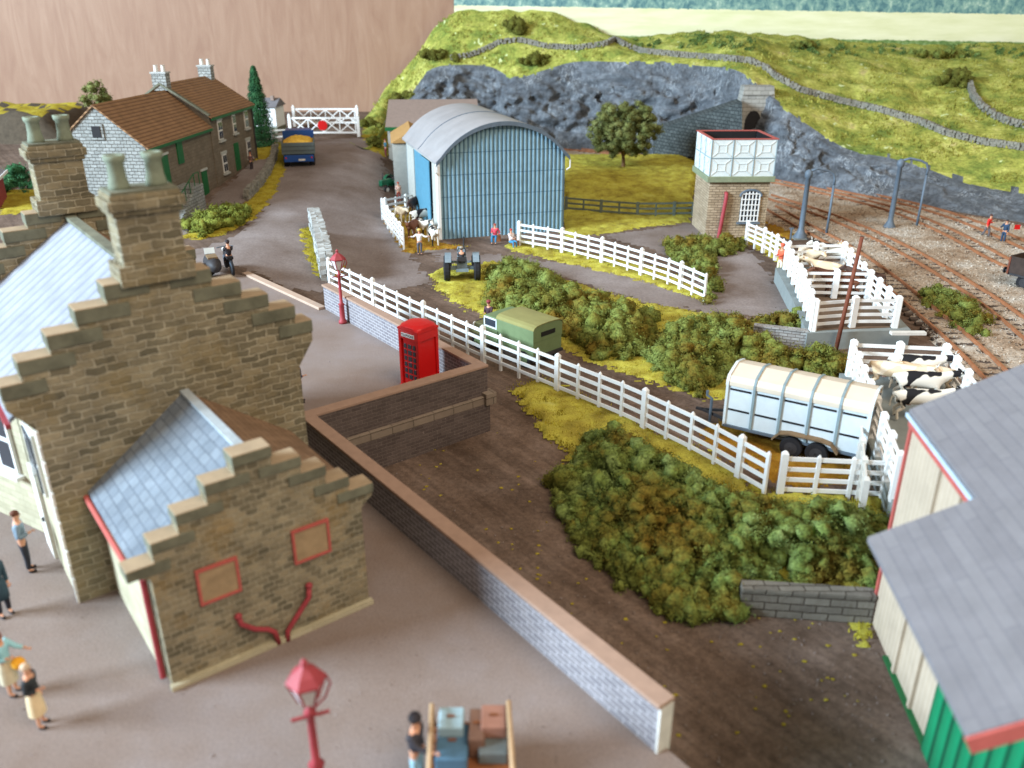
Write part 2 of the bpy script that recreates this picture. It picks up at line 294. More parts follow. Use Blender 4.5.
# ------------------------------------------------------------------ mesh building
class MB:
    def __init__(s): s.v = []; s.f = []; s.mi = []; s.m = None
    def add(s, vs, fs, mi=0):
        o = len(s.v); s.v += [tuple(p) for p in vs]; s.f += [tuple(i + o for i in q) for q in fs]; s.mi += [mi] * len(fs); return s
    def box(s, c, d, rz=0.0, mi=0, ry=0.0, rx=0.0, taper=1.0):
        m = Matrix.Translation(c) @ Matrix.Rotation(rz, 4, 'Z') @ Matrix.Rotation(ry, 4, 'Y') @ Matrix.Rotation(rx, 4, 'X')
        vs = []
        for z in (-.5, .5):
            k = taper if z > 0 else 1
            for x, y in ((-.5, -.5), (.5, -.5), (.5, .5), (-.5, .5)): vs.append(m @ Vector((x * d[0] * k, y * d[1] * k, z * d[2])))
        return s.add(vs, [(3, 2, 1, 0), (4, 5, 6, 7), (0, 1, 5, 4), (1, 2, 6, 5), (2, 3, 7, 6), (3, 0, 4, 7)], mi)
    def prism(s, poly, z0, z1, mi=0):
        n = len(poly); ar = sum(poly[i][0] * poly[(i + 1) % n][1] - poly[(i + 1) % n][0] * poly[i][1] for i in range(n))
        if ar < 0: poly = poly[::-1]
        vs = [(p[0], p[1], z0) for p in poly] + [(p[0], p[1], z1) for p in poly]
        return s.add(vs, [tuple(range(n))[::-1], tuple(range(n, 2 * n))] + [(i, (i + 1) % n, n + (i + 1) % n, n + i) for i in range(n)], mi)
    def extrude(s, poly3, d, mi=0):
        n = len(poly3); d = Vector(d); a = [Vector(p) for p in poly3]
        nr = Vector((0, 0, 0))
        for i in range(n): nr += a[i].cross(a[(i + 1) % n])
        if nr.dot(d) < 0: a = a[::-1]
        vs = a + [p + d for p in a]
        return s.add(vs, [tuple(range(n))[::-1], tuple(range(n, 2 * n))] + [(i, (i + 1) % n, n + (i + 1) % n, n + i) for i in range(n)], mi)
    def bar(s, a, b, w_, h_, mi=0, up=(0, 0, 1)):
        a = Vector(a); b = Vector(b); d = b - a; L = d.length; d.normalize(); up = Vector(up)
        if abs(d.dot(up)) > 0.98: up = Vector((0, 1, 0))
        x = d.cross(up).normalized(); u = x.cross(d).normalized(); vs = []
        for p in (a, b):
            for i, j in ((-.5, -.5), (.5, -.5), (.5, .5), (-.5, .5)): vs.append(p + x * w_ * i + u * h_ * j)
        return s.add(vs, [(0, 1, 2, 3), (7, 6, 5, 4), (0, 4, 5, 1), (1, 5, 6, 2), (2, 6, 7, 3), (3, 7, 4, 0)], mi)
    def tube(s, pts, r, n=8, mi=0):
        pts = [Vector(p) for p in pts]; rs = r if isinstance(r, (list, tuple)) else [r] * len(pts); vs = []; fs = []
        pr = None
        for i, p in enumerate(pts):
            d = (pts[min(i + 1, len(pts) - 1)] - pts[max(i - 1, 0)]).normalized()
            if pr is None: pr = d.cross(Vector((0, 0, 1)) if abs(d.z) < .9 else Vector((0, 1, 0))).normalized()
            x = (pr - d * pr.dot(d)).normalized(); pr = x; y = d.cross(x)
            for k in range(n):
                t = 2 * math.pi * k / n; vs.append(p + (x * math.cos(t) + y * math.sin(t)) * rs[i])
        for i in range(len(pts) - 1):
            for k in range(n):
                a = i * n + k; b = i * n + (k + 1) % n; fs.append((a, b, b + n, a + n))
        fs.append(tuple(range(n))[::-1]); fs.append(tuple(range((len(pts) - 1) * n, len(pts) * n)))
        return s.add(vs, fs, mi)
    def lathe(s, prof, c=(0, 0, 0), n=20, axis='Z', mi=0):
        vs = []; fs = []; c = Vector(c)
        for r, h in prof:
            for k in range(n):
                t = 2 * math.pi * k / n; x, y = r * math.cos(t), r * math.sin(t)
                vs.append(c + (Vector((x, y, h)) if axis == 'Z' else Vector((h, x, y)) if axis == 'X' else Vector((x, h, y))))
        for i in range(len(prof) - 1):
            for k in range(n):
                a = i * n + k; b = i * n + (k + 1) % n; fs.append((a, b, b + n, a + n))
        fs.append(tuple(range(n))[::-1]); fs.append(tuple(range((len(prof) - 1) * n, len(prof) * n)))
        return s.add(vs, fs, mi)
    def ball(s, c, r, sub=1, jit=0.0, sq=(1, 1, 1), mi=0):
        import bmesh
        key = sub
        if key not in ICO:
            bm = bmesh.new(); bmesh.ops.create_icosphere(bm, subdivisions=sub, radius=1)
            ICO[key] = ([v.co.copy() for v in bm.verts], [tuple(v.index for v in f.verts) for f in bm.faces]); bm.free()
        vs, fs = ICO[key]; c = Vector(c); o = Vector((random.random() * 50, random.random() * 50, 0))
        out = []
        for v in vs:
            k = r * (1 + jit * noise.noise(v * 1.7 + o)) if jit else r
            out.append(c + Vector((v.x * sq[0], v.y * sq[1], v.z * sq[2])) * k)
        return s.add(out, fs, mi)
    def build(s, name, m, parent=None, smooth=False, bevel=0.0):
        me = bpy.data.meshes.new(name); me.from_pydata(s.v, [], s.f)
        ms = m if isinstance(m, (list, tuple)) else [m]
        for x in ms: me.materials.append(x)
        if len(ms) > 1: me.polygons.foreach_set('material_index', s.mi)
        box_uv(me)
        if smooth: me.polygons.foreach_set('use_smooth', [True] * len(me.polygons))
        o = bpy.data.objects.new(name, me); C.objects.link(o)
        if parent: o.parent = parent
        if bevel:
            b = o.modifiers.new('bevel', 'BEVEL'); b.width = bevel; b.segments = 2; b.limit_method = 'ANGLE'
        return o
ICO = {}
def box_uv(me):
    nf = len(me.polygons); nl = len(me.loops)
    if nf == 0: return
    nr = np.empty(nf * 3); me.polygons.foreach_get('normal', nr); nr = nr.reshape(-1, 3)
    tot = np.empty(nf, int); me.polygons.foreach_get('loop_total', tot)
    vi = np.empty(nl, int); me.loops.foreach_get('vertex_index', vi)
    co = np.empty(len(me.vertices) * 3); me.vertices.foreach_get('co', co); co = co.reshape(-1, 3)
    N = np.repeat(nr, tot, axis=0); p = co[vi]
    u = np.stack([-N[:, 1], N[:, 0], np.zeros(nl)], 1); ln = np.linalg.norm(u, axis=1)
    flat = ln < 0.06; ln[flat] = 1; u /= ln[:, None]; u[flat] = (1, 0, 0)
    # force the same sign for opposite walls' axis
    v = np.cross(N, u); v[flat] = (0, 1, 0)
    uv = np.stack([(p * u).sum(1), (p * v).sum(1)], 1)
    l = me.uv_layers.new(name='UVMap'); l.data.foreach_set('uv', uv.ravel())
def thing(name, label, cat, loc=(0, 0, 0), rz=0.0, group=None):
    o = bpy.data.objects.new(name, None); C.objects.link(o); o.location = loc; o.rotation_euler = (0, 0, rz); o.empty_display_size = .3
    return tag(o, label, cat, group)
def tag(o, label=None, cat=None, group=None):
    if label: o['label'] = label
    if cat: o['category'] = cat
    if group: o['group'] = group
    return o
def struct(o): o['kind'] = 'structure'; return o
def stuff(o, label=None, cat=None):
    o['kind'] = 'stuff'
    return tag(o, label, cat)
def children(o): return [c for c in bpy.data.objects if c.parent == o]
def dup(root, loc, rz, label, group=None):
    def cp(o, par):
        c = o.copy(); C.objects.link(c); c.parent = par
        for ch in children(o): cp(ch, c)
        return c
    r = cp(root, None); r.location = loc; r.rotation_euler = (0, 0, rz); tag(r, label, None, group); return r
def bx(name, m, parent, *boxes, bevel=0.0):
    b = MB()
    for q in boxes: b.box(*q[:2], **(q[2] if len(q) > 2 else {}))
    return b.build(name, m, parent, bevel=bevel)
# fast mesh for many small faces
def fast_mesh(name, V, nper, m, parent=None):
    V = np.asarray(V, dtype=np.float32).reshape(-1, 3); nf = len(V) // nper
    me = bpy.data.meshes.new(name); me.vertices.add(len(V)); me.vertices.foreach_set('co', V.ravel())
    me.loops.add(len(V)); me.loops.foreach_set('vertex_index', np.arange(len(V), dtype=np.int32))
    me.polygons.add(nf); me.polygons.foreach_set('loop_start', np.arange(0, len(V), nper, dtype=np.int32))
    me.update(calc_edges=True); me.materials.append(m)
    o = bpy.data.objects.new(name, me); C.objects.link(o)
    if parent: o.parent = parent
    return o
def leaves(centres, radii, n, size, squash=0.85):
    """leaf-sized triangles spread in and around clump centres"""
    c = np.asarray(centres, float).reshape(-1, 3); r = np.asarray(radii, float)
    K = len(c); d = RNG.normal(size=(K, n, 3)); d /= np.linalg.norm(d, axis=2, keepdims=True)
    rad = r[:, None] * (0.68 + 0.6 * RNG.uniform(0, 1, (K, n)) ** 2.2); d2 = d * rad[..., None]; d2[..., 2] *= squash
    p = (c[:, None, :] + d2).reshape(-1, 3)
    a = RNG.normal(size=p.shape); b = RNG.normal(size=p.shape)
    dn = d.reshape(-1, 3); a -= 0.6 * dn * (a * dn).sum(1, keepdims=True); b -= 0.6 * dn * (b * dn).sum(1, keepdims=True)
    a /= np.linalg.norm(a, axis=1, keepdims=True); b /= np.linalg.norm(b, axis=1, keepdims=True)
    s = size * RNG.uniform(.6, 1.3, (len(p), 1))
    V = np.stack([p - a * s, p + b * s, p + a * s * .8 - b * s * .5], 1)
    return V.reshape(-1, 3)
def in_poly(x, y, poly):
    c = np.zeros(x.shape, bool); j = len(poly) - 1
    for i in range(len(poly)):
        xi, yi = poly[i][0], poly[i][1]; xj, yj = poly[j][0], poly[j][1]
        c ^= ((yi > y) != (yj > y)) & (x < (xj - xi) * (y - yi) / (yj - yi + 1e-12) + xi); j = i
    return c
def sample_poly(poly, n):
    x0, x1 = min(p[0] for p in poly), max(p[0] for p in poly); y0, y1 = min(p[1] for p in poly), max(p[1] for p in poly)
    out = np.zeros((0, 2))
    while len(out) < n:
        q = RNG.uniform((x0, y0), (x1, y1), (n * 2, 2)); q = q[in_poly(q[:, 0], q[:, 1], poly)]; out = np.vstack([out, q])
    return out[:n]
def area_of(poly): return abs(sum(poly[i][0] * poly[(i + 1) % len(poly)][1] - poly[(i + 1) % len(poly)][0] * poly[i][1] for i in range(len(poly)))) / 2
def edge_dist(x, y, poly):
    d = 1e9
    for i in range(len(poly)):
        a = poly[i]; b = poly[(i + 1) % len(poly)]; vx, vy = b[0] - a[0], b[1] - a[1]; l2 = vx * vx + vy * vy + 1e-9
        t = max(0, min(1, ((x - a[0]) * vx + (y - a[1]) * vy) / l2)); d = min(d, math.hypot(x - a[0] - t * vx, y - a[1] - t * vy))
    return d
def patch(name, poly, m, cell=0.3, lift=0.03, rise=0.05, hf=None, ragged=0.5, zfun=None):
    """a ragged-edged sheet of ground following the terrain, a little above it"""
    x0, x1 = min(p[0] for p in poly) - 1, max(p[0] for p in poly) + 1; y0, y1 = min(p[1] for p in poly) - 1, max(p[1] for p in poly) + 1
    nx, ny = int((x1 - x0) / cell) + 1, int((y1 - y0) / cell) + 1; idx = {}; vs = []; fs = []
    xs = x0 + np.arange(nx + 1) * cell; ys = y0 + np.arange(ny + 1) * cell
    XX, YY = np.meshgrid((xs[:-1] + xs[1:]) / 2, (ys[:-1] + ys[1:]) / 2, indexing='ij')
    WX = XX.copy(); WY = YY.copy()
    for i in range(nx):
        for j in range(ny):
            k = noise.noise(Vector((XX[i, j] * .9, YY[i, j] * .9, 3))); k2 = noise.noise(Vector((XX[i, j] * 2.7, YY[i, j] * 2.7, 9))) + .5 * noise.noise(Vector((XX[i, j] * 7, YY[i, j] * 7, 2)))
            WX[i, j] += ragged * (k + .6 * k2); WY[i, j] += ragged * (k2 - .4 * k)
    ins = in_poly(WX, WY, poly)
    def vid(i, j):
        if (i, j) not in idx:
            x, y = xs[i], ys[j]; base = (zfun or gz)(x, y)
            q = noise.noise(Vector((x * 1.8, y * 1.8, 0)))
            x2 = x + cell * .35 * noise.noise(Vector((x * 3, y * 3, 7))); y2 = y + cell * .35 * noise.noise(Vector((x * 3, y * 3, 17)))
            idx[(i, j)] = len(vs); vs.append((x2, y2, base + lift + rise * (q + .4) + (hf(x, y) if hf else 0)))
        return idx[(i, j)]
    for i in range(nx):
        for j in range(ny):
            if ins[i, j]: fs.append((vid(i, j), vid(i + 1, j), vid(i + 1, j + 1), vid(i, j + 1)))
    cnt = [0] * len(vs)
    for f in fs:
        for i in f: cnt[i] += 1
    for i, c_ in enumerate(cnt):
        if c_ < 4: x, y, z = vs[i]; vs[i] = (x, y, (zfun or gz)(x, y) + .012 + (hf(x, y) if hf else 0) * .3)
    me = bpy.data.meshes.new(name); me.from_pydata(vs, [], fs); me.materials.append(m); me.polygons.foreach_set('use_smooth', [True] * len(fs))
    o = bpy.data.objects.new(name, me); C.objects.link(o); return struct(o)
TUFTS = []
def tufts(poly, per_m2, h, hf=None, zfun=None, spread=0.04):
    n = int(area_of(poly) * per_m2); q = sample_poly(poly, n)
    for x, y in q:
        z = (zfun or gz)(x, y) + (hf(x, y) if hf else 0); a = random.random() * 6.28; hh = h * random.uniform(.5, 1.3); x += random.gauss(0, .13); y += random.gauss(0, .13); z += .03
        dx, dy = math.cos(a) * .025, math.sin(a) * .025; lx, ly = random.uniform(-spread, spread), random.uniform(-spread, spread)
        TUFTS.append(((x - dx, y - dy, z), (x + dx, y + dy, z), (x + lx, y + ly, z + hh)))
# ================================================================== SETTING
# ground sheet
def ground():
    vs = []; fs = []; xs = [-90 + i * .75 for i in range(241)]; ys = [-4 + j * .75 for j in range(167)]
    for i, x in enumerate(xs):
        for j, y in enumerate(ys): vs.append((x, y, gz(x, y)))
    n = len(ys)
    for i in range(len(xs) - 1):
        for j in range(n - 1):
            a = i * n + j; xm = xs[i] + .375; ym = ys[j] + .375
            lx = xm * CA + ym * SA; ly = -xm * SA + ym * CA
            if lx < 16 and ly < 37: continue       # under the platform
            fs.append((a, a + n, a + n + 1, a + 1))
    me = bpy.data.meshes.new('ground'); me.from_pydata(vs, [], fs); me.materials.append(M['yard']); me.polygons.foreach_set('use_smooth', [True] * len(fs))
    o = bpy.data.objects.new('ground', me); C.objects.link(o); struct(o)
ground()
# yard floor under the parapet corner (fills the cut beside the platform)
b = MB(); b.prism([tuple(fromL(x, y)[:2]) for x, y in ((10.4, -12), (30, -12), (30, 25.5), (10.4, 25.5))], -1.9, -1.51)
struct(b.build('yard_floor', M['yard']))
# platform
b = MB(); b.prism([tuple(fromL(x, y)[:2]) for x, y in ((-40, -12), (10.5, -12), (10.5, 25.6), (17.6, 25.6), (17.6, 38.6), (17.25, 38.6), (16.6, 46.9), (13.5, 52.5), (4, 53.5), (-40, 54))], -1.8, 0.0)
struct(b.build('platform', M['platform']))
# road skins
g_ = [G(*q) for q in ((160, 262), (232, 238), (262, 212), (286, 165), (292, 140), (372, 140), (385, 165), (384, 200), (408, 250), (430, 285), (380, 292), (345, 283), (332, 262), (325, 292), (290, 290), (243, 268))]
patch('road', [(p.x, p.y) for p in g_], M['road'], 0.3, 0.025, 0.0, ragged=.5)
g_ = [G(*q) for q in ((420, 245), (520, 258), (600, 268), (700, 292), (735, 318), (640, 302), (540, 270), (440, 262))]
patch('farm_track', [(p.x, p.y) for p in g_], M['road'], 0.3, 0.026, 0.0, ragged=.6)
g_ = [G(*q) for q in ((600, 236), (690, 224), (745, 246), (800, 310), (818, 325), (720, 312), (700, 285), (655, 250))]
patch('gravel_yard', [(p.x, p.y) for p in g_], M['road'], 0.3, 0.029, 0.0, ragged=.5)
g_ = [P(*q, .5) for q in ((160, 222), (205, 200), (252, 170), (276, 150), (268, 172), (243, 200), (190, 225), (150, 240))]
patch('lane', [(p.x, p.y) for p in g_], M['road'], 0.3, 0.030, 0.0, ragged=.2)
# kerb between platform and road
b = MB(); a0 = fromL(16.75, 47.2, .06); a1 = fromL(17.45, 38.65, .06); b.bar(a0, a1, .42, .14)
struct(b.build('kerb', M['kerb'], bevel=.03))
# level crossing boards and rails
b = MB(); q0, q1 = G(305, 146), G(378, 145); b.bar(q0 + Vector((0, 0, .03)), q1 + Vector((0, 0, .03)), .16, .06); b.bar(q0 + Vector((0, 1.5, .03)), q1 + Vector((0, 1.5, .03)), .16, .06)
struct(b.build('crossing_rails', M['iron_dark']))
# grass areas
def gp(pts, z=None): return [tuple((G(*q) if z is None else P(q[0], q[1], z))[:2]) for q in pts]
def grassy(pts, m='grass', dens=40, h=.12, cell=.28, rise=.1, hf=None, z=None, ragged=.5, name='grass'):
    poly = gp(pts, z); patch(name, poly, M[m], cell * .55, .05, rise, hf, ragged); tufts(poly, dens * 1.6, h, hf)
    return poly
grassy([(510, 388), (545, 378), (640, 425), (700, 450), (765, 492), (892, 498), (880, 600), (760, 600), (700, 560), (560, 450), (520, 402)], hf=lambda x, y: .12, z=-1.4, dens=70)
grassy([(432, 275), (450, 265), (500, 262), (560, 280), (640, 302), (735, 320), (760, 325), (740, 400), (700, 398), (640, 380), (590, 362), (545, 340), (490, 320), (460, 305), (436, 290)], dens=50)
grassy([(510, 243), (522, 240), (600, 256), (660, 268), (712, 294), (705, 303), (640, 281), (560, 262), (510, 250)], dens=60)
grassy([(563, 240), (640, 228), (690, 222), (700, 150), (560, 150)], dens=14, h=.16, cell=.5, rise=.15,
       hf=lambda x, y: 1.3 * ss((y - 69) / 14) * ss((100 - y) / 8) * ss((x - 1) / 5) * ss((22 - x) / 5))
grassy([(300, 230), (313, 226), (326, 250), (345, 268), (338, 280), (318, 279), (306, 258)], m='verge', dens=50, cell=.25)
grassy([(180, 238), (205, 222), (228, 216), (250, 200), (270, 172), (276, 148), (287, 150), (285, 172), (272, 198), (252, 220), (225, 235), (200, 240)], m='verge', dens=30, cell=.35)
grassy([(225, 150), (285, 142), (290, 150), (262, 160), (240, 165)], m='verge', dens=16, cell=.4)
grassy([(368, 150), (362, 135), (372, 112), (388, 112), (392, 150), (386, 158)], m='verge', dens=14, cell=.5)
grassy([(0, 215), (40, 212), (90, 215), (90, 190), (0, 190)], m='verge', dens=8, cell=.6)
grassy([(735, 226), (770, 232), (800, 262), (788, 268), (742, 240)], dens=40)
grassy([(765, 198), (800, 228), (790, 240), (765, 232)], m='straw', dens=20)
grassy([(915, 290), (950, 285), (1000, 325), (980, 345), (930, 325)], dens=30)
grassy([(395, 205), (415, 205), (440, 244), (470, 247), (405, 254), (385, 222)], m='straw', dens=30, cell=.25, name='straw_litter')
grassy([(845, 385), (910, 385), (905, 480), (800, 490), (700, 445), (720, 420)], m='straw', dens=20, cell=.3, name='straw_litter')
grassy([(848, 625), (872, 622), (876, 638), (856, 645)], dens=60, cell=.2)
# ballast
ball = gp([(540, 147), (690, 158), (780, 182), (880, 199), (1024, 228), (1150, 255), (1150, 470), (985, 400), (905, 310), (838, 250), (770, 226), (690, 176), (600, 165), (540, 160)])
patch('ballast', ball, M['ballast'], .3, .12, .12, ragged=.3)
st = []
for x, y in sample_poly(ball, 26000):
    if y > 85: continue
    r = random.uniform(.05, .12); z = gz(x, y) + .17
    a = [Vector((random.gauss(0, 1), random.gauss(0, 1), random.gauss(0, 1))).normalized() * r for _ in range(4)]
    pts = [Vector((x, y, z)) + q for q in a]
    for t in ((0, 1, 2), (0, 2, 3), (0, 3, 1), (1, 3, 2)): st += [pts[i] for i in t]
stuff(fast_mesh('ballast_stones', [tuple(p) for p in st], 3, M['ballast']))
# ---- hillside: rows of points from rock foot to crest
COLS = [ # px, foot py, bottom of rock py, top of rock py, crest py
 (350, 143, 142, 141, 137), (370, 150, 146, 145, 112), (392, 151, 112, 110, 82), (412, 151, 106, 92, 60), (430, 151, 108, 70, 36), (455, 151, 118, 65, 12), (490, 151, 140, 67, 11), (515, 151, 146, 78, 10), (545, 151, 149, 70, 11),
 (575, 151, 150, 62, 20), (620, 155, 154, 62, 37), (660, 158, 157, 62, 35), (700, 163, 162, 66, 31), (740, 174, 173, 72, 32), (780, 184, 183, 105, 35), (815, 190, 189, 130, 38),
 (850, 196, 195, 150, 41), (890, 201, 200, 158, 43), (925, 206, 205, 168, 45), (963, 213, 212, 182, 44), (1000, 219, 218, 190, 43), (1040, 226, 225, 197, 42), (1100, 240, 239, 214, 44), (1180, 260, 259, 226, 46)]
HB = 118.0
def hill():
    pr = []
    for px, f, rb, r, c in COLS:
        foot = G(px, f) if px < 380 else P(px, f, -1.5); foot.y = min(foot.y, 108); foot = atY(px, f, foot.y)
        room = HB - foot.y; low = atY(px, rb, foot.y + min(3.0, room * .25) * (1 if f - rb > 5 else .1)); top = atY(px, r, low.y + min(4.5, max(1.0, room * .33)))
        pr.append((foot, low, top, atY(px, c, HB)))
    def cr(a, b, c, d, t): return 0.5 * ((2 * b) + (c - a) * t + (2 * a - 5 * b + 4 * c - d) * t * t + (3 * b - a - 3 * c + d) * t ** 3)
    NX, NL, NR, NG = 14, 5, 44, 50; rows = []; n = len(pr)
    for i in range(n - 1):
        for k in range(NX if i < n - 2 else NX + 1):
            t = k / NX; q = [cr(pr[max(i - 1, 0)][m], pr[i][m], pr[i + 1][m], pr[min(i + 2, n - 1)][m], t) for m in range(4)]
            col = []
            for a in range(NL): col.append(q[0].lerp(q[1], a / NL))
            for a in range(NR + 1):
                s_ = a / NR; p = q[1].lerp(q[2], s_); hgt_ = q[2].z - q[1].z
                amp = min(1.1, hgt_ * .2) * math.sin(math.pi * min(1, s_ * .93 + .05))
                v = Vector((p.x * .22, p.y * .22, p.z * .42)); d = noise.fractal(v, 1.0, 2.1, 6) + .9 * (1 - 2 * abs(noise.noise(v * 1.9))) + .5 * (1 - 2 * abs(noise.noise(Vector((v.x * 5, v.y * 5, v.z * 3))))) - .6 + .25 * (round(v.z * 4 + v.x * 2) % 2)
                p = p + Vector((.25 * d * amp, -1.25 * d * amp, .3 * d * amp)); col.append(p)
            L = (q[3] - q[2])
            for a in range(1, NG + 1):
                s_ = a / NG; p = q[2].lerp(q[3], s_); w_ = math.sin(math.pi * s_)
                d = noise.fractal(Vector((p.x * .13, p.y * .13, 4)), 1.0, 2.0, 4) * w_ * .9 + noise.noise(Vector((p.x * .9, p.y * .9, 8))) * .16 * min(1, w_ * 3)
                if s_ > .8: d += .5 * (s_ - .8) * 5 * noise.noise(Vector((p.x * .45, 2, 8)))
                col.append(p + Vector((0, 0, w_ * L.length * .035 + d)))
            rows.append(col)
    vs = [p for c in rows for p in c]; m = NL + NR + NG + 1; fs = []; mi = []
    for i in range(len(rows) - 1):
        e1 = NL + NR + round(2.2 * noise.noise(Vector((i * .23, 1, 1))) + 1.2 * noise.noise(Vector((i * .9, 5, 1)))); e0 = NL + round(2 * noise.noise(Vector((i * .4, 9, 1)))) if i < 86 else 0
        if i < 22: e0 = e1
        for j in range(m - 1):
            a = i * m + j; fs.append((a, a + m, a + m + 1, a + 1)); mi.append(0 if e0 <= j < e1 else 1)
    for nm, kk, mt in (('rock_face', 0, M['rock']), ('hillside', 1, M['hill'])):
        sel = [f for f, q in zip(fs, mi) if q == kk]; used = sorted({i for f in sel for i in f}); mp = {o_: k for k, o_ in enumerate(used)}
        me = bpy.data.meshes.new(nm); me.from_pydata([vs[i] for i in used], [], [tuple(mp[i] for i in f) for f in sel])
        me.materials.append(mt); me.polygons.foreach_set('use_smooth', [True] * len(me.polygons))
        o = bpy.data.objects.new(nm, me); C.objects.link(o); struct(o)
    return BVHTree.FromPolygons([tuple(v) for v in vs], fs), NL + NR + 1, m - 1
BV, GROW, MCOL = hill()
def hillp(px, py):
    h = BV.ray_cast(Vector((0, 0, H)), ray(px, py).normalized())
    return h[0] if h[0] else atY(px, py, HB)
# hill tufts
tv = []
for _ in range(16000):
    px = random.uniform(365, 1060); py = random.uniform(12, 215)
    h = BV.ray_cast(Vector((0, 0, H)), ray(px, py).normalized())
    if h[0] is None: continue
    fc = h[2] % MCOL
    if fc < GROW: continue
    p = h[0]
    if noise.noise(p * .35) < -.15: continue
    for k in range(3):
        q = p + Vector((random.gauss(0, .25), random.gauss(0, .25), 0)); s_ = random.uniform(.08, .26)
        tv += [(q.x - s_ * .5, q.y, q.z - .1), (q.x + s_ * .5, q.y + random.uniform(-.1, .1), q.z - .1), (q.x + random.uniform(-.1, .1), q.y, q.z + s_)]
stuff(fast_mesh('hill_grass', tv, 3, M['hillblade']))
# scrub fringe along the crest
cv = []; cr_ = []
for _ in range(230):
    px = random.uniform(600, 1060); q = hillp(px, np.interp(px, [600, 640, 700, 760, 830, 1060], [38, 44, 38, 42, 48, 50]) + random.uniform(-3, 9))
    if noise.noise(Vector((px * .02, 0, 0))) < -.1: continue
    cv.append((q.x, q.y, q.z + .1)); cr_.append(random.uniform(.15, .5))
stuff(fast_mesh('crest_scrub', leaves(cv, cr_, 60, .12), 3, M['scrub']))
# boards behind the layout
tag(bx('wooden_board', M['wood'], None, ((0, 119.4, 14), (190, .4, 46))), 'tall pinkish brown plywood board standing behind the cottages and crossing gates', 'board')
tag(bx('landscape_print', M['print'], None, ((40.6, 118.9, 14), (96, .2, 46))), 'printed landscape backdrop with pale field and blue green woods above the hillside', 'backdrop')
# ================================================================== BUILDINGS
def poly_yz(b, pts, y0, y1, mi=0):   # polygon in x,z extruded along y
    b.extrude([(x, y0, z) for x, z in pts], (0, y1 - y0, 0), mi)
# ---------------- station (local frame rotated 37.5 deg about the origin)
S = thing('station_building', 'stone station building with crow-stepped gables, tall chimneys and pale slate roof', 'station', (0, 0, 0), AR)
half = [(1.5, 5.62), (1.5, 6.2), (1.95, 6.2), (1.95, 6.7), (2.65, 6.7), (2.65, 7.17), (3.33, 7.17), (3.33, 7.64), (4.04, 7.64), (4.04, 8.1), (4.55, 8.1)]
right = [(2 * 5.28 - x, z) for x, z in half[::-1]]
gable = [(2.0, -.4), (2.0, 4.95), (1.5, 5.62)] + half[1:] + right[:-1] + [(9.06, 5.62), (8.6, 4.95), (8.6, -.4)]
for y0 in (20.9, 30.4):
    b = MB(); poly_yz(b, gable, y0, y0 + .6); b.build('gable_wall', M['station_stone'], S)
    for sd, lst in ((1, half), (-1, [(2 * 5.28 - x, z) for x, z in half])):
        for (xa, za), (xb, zb) in zip(lst[1::2], lst[2::2]):
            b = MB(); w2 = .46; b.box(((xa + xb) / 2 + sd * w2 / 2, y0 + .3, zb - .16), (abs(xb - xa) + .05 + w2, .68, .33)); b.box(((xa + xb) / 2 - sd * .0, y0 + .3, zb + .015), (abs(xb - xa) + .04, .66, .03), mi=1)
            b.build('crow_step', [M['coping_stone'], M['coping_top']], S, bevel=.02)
b = MB()
b.box((2.25, 25.95, 2.4), (.5, 9.2, 5.6)); b.build('side_wall', M['cream_wall'], S)
b = MB(); b.box((8.35, 25.95, 2.4), (.5, 9.2, 5.6)); b.build('rear_wall', M['station_stone'], S)
ea, ri = 5.05, 7.72
b = MB(); b.extrude([(1.55, 21.5, ea), (5.28, 21.5, ri), (5.28, 30.4, ri), (1.55, 30.4, ea)], (0, 0, .12)); b.build('roof_slope', M['slate_light'], S)
b = MB(); b.extrude([(9.0, 21.5, ea), (5.29, 21.5, ri), (5.29, 30.4, ri), (9.0, 30.4, ea)], (0, 0, .12)); b.build('roof_slope', M['slate_shaded'], S)
bx('ridge', M['coping_stone'], S, ((5.28, 25.95, ri + .16), (.3, 8.9, .12)))
bx('gutter', M['maroon'], S, ((1.5, 25.95, ea - .05), (.12, 9.0, .12)))
for y0 in (20.9, 30.4):
    b = MB(); b.box((5.28, y0 + .35, 8.25), (1.75, 1.0, .5)); b.box((5.28, y0 + .35, 9.1), (1.45, .85, 1.5))
    b.box((5.28, y0 + .35, 9.72), (1.6, 1.0, .14)); b.box((5.28, y0 + .35, 9.9), (1.75, 1.1, .24)); b.box((5.28, y0 + .35, 10.08), (1.6, 1.0, .14))
    ch = b.build('chimney', M['station_stone'], S, bevel=.03)
    bx('cap', M['coping_stone'], ch, ((5.28, y0 + .35, 10.18), (1.5, .92, .08)))
    for dx in (-.42, .42):
        b = MB(); b.lathe([(.25, 10.2), (.24, 10.3), (.2, 10.5), (.19, 10.8), (.24, 10.86), (.25, 10.98), (.17, 10.98), (.14, 10.7)], (5.28 + dx, y0 + .35, 0), 14); b.build('chimney_pot', M['pot'], ch, smooth=True)
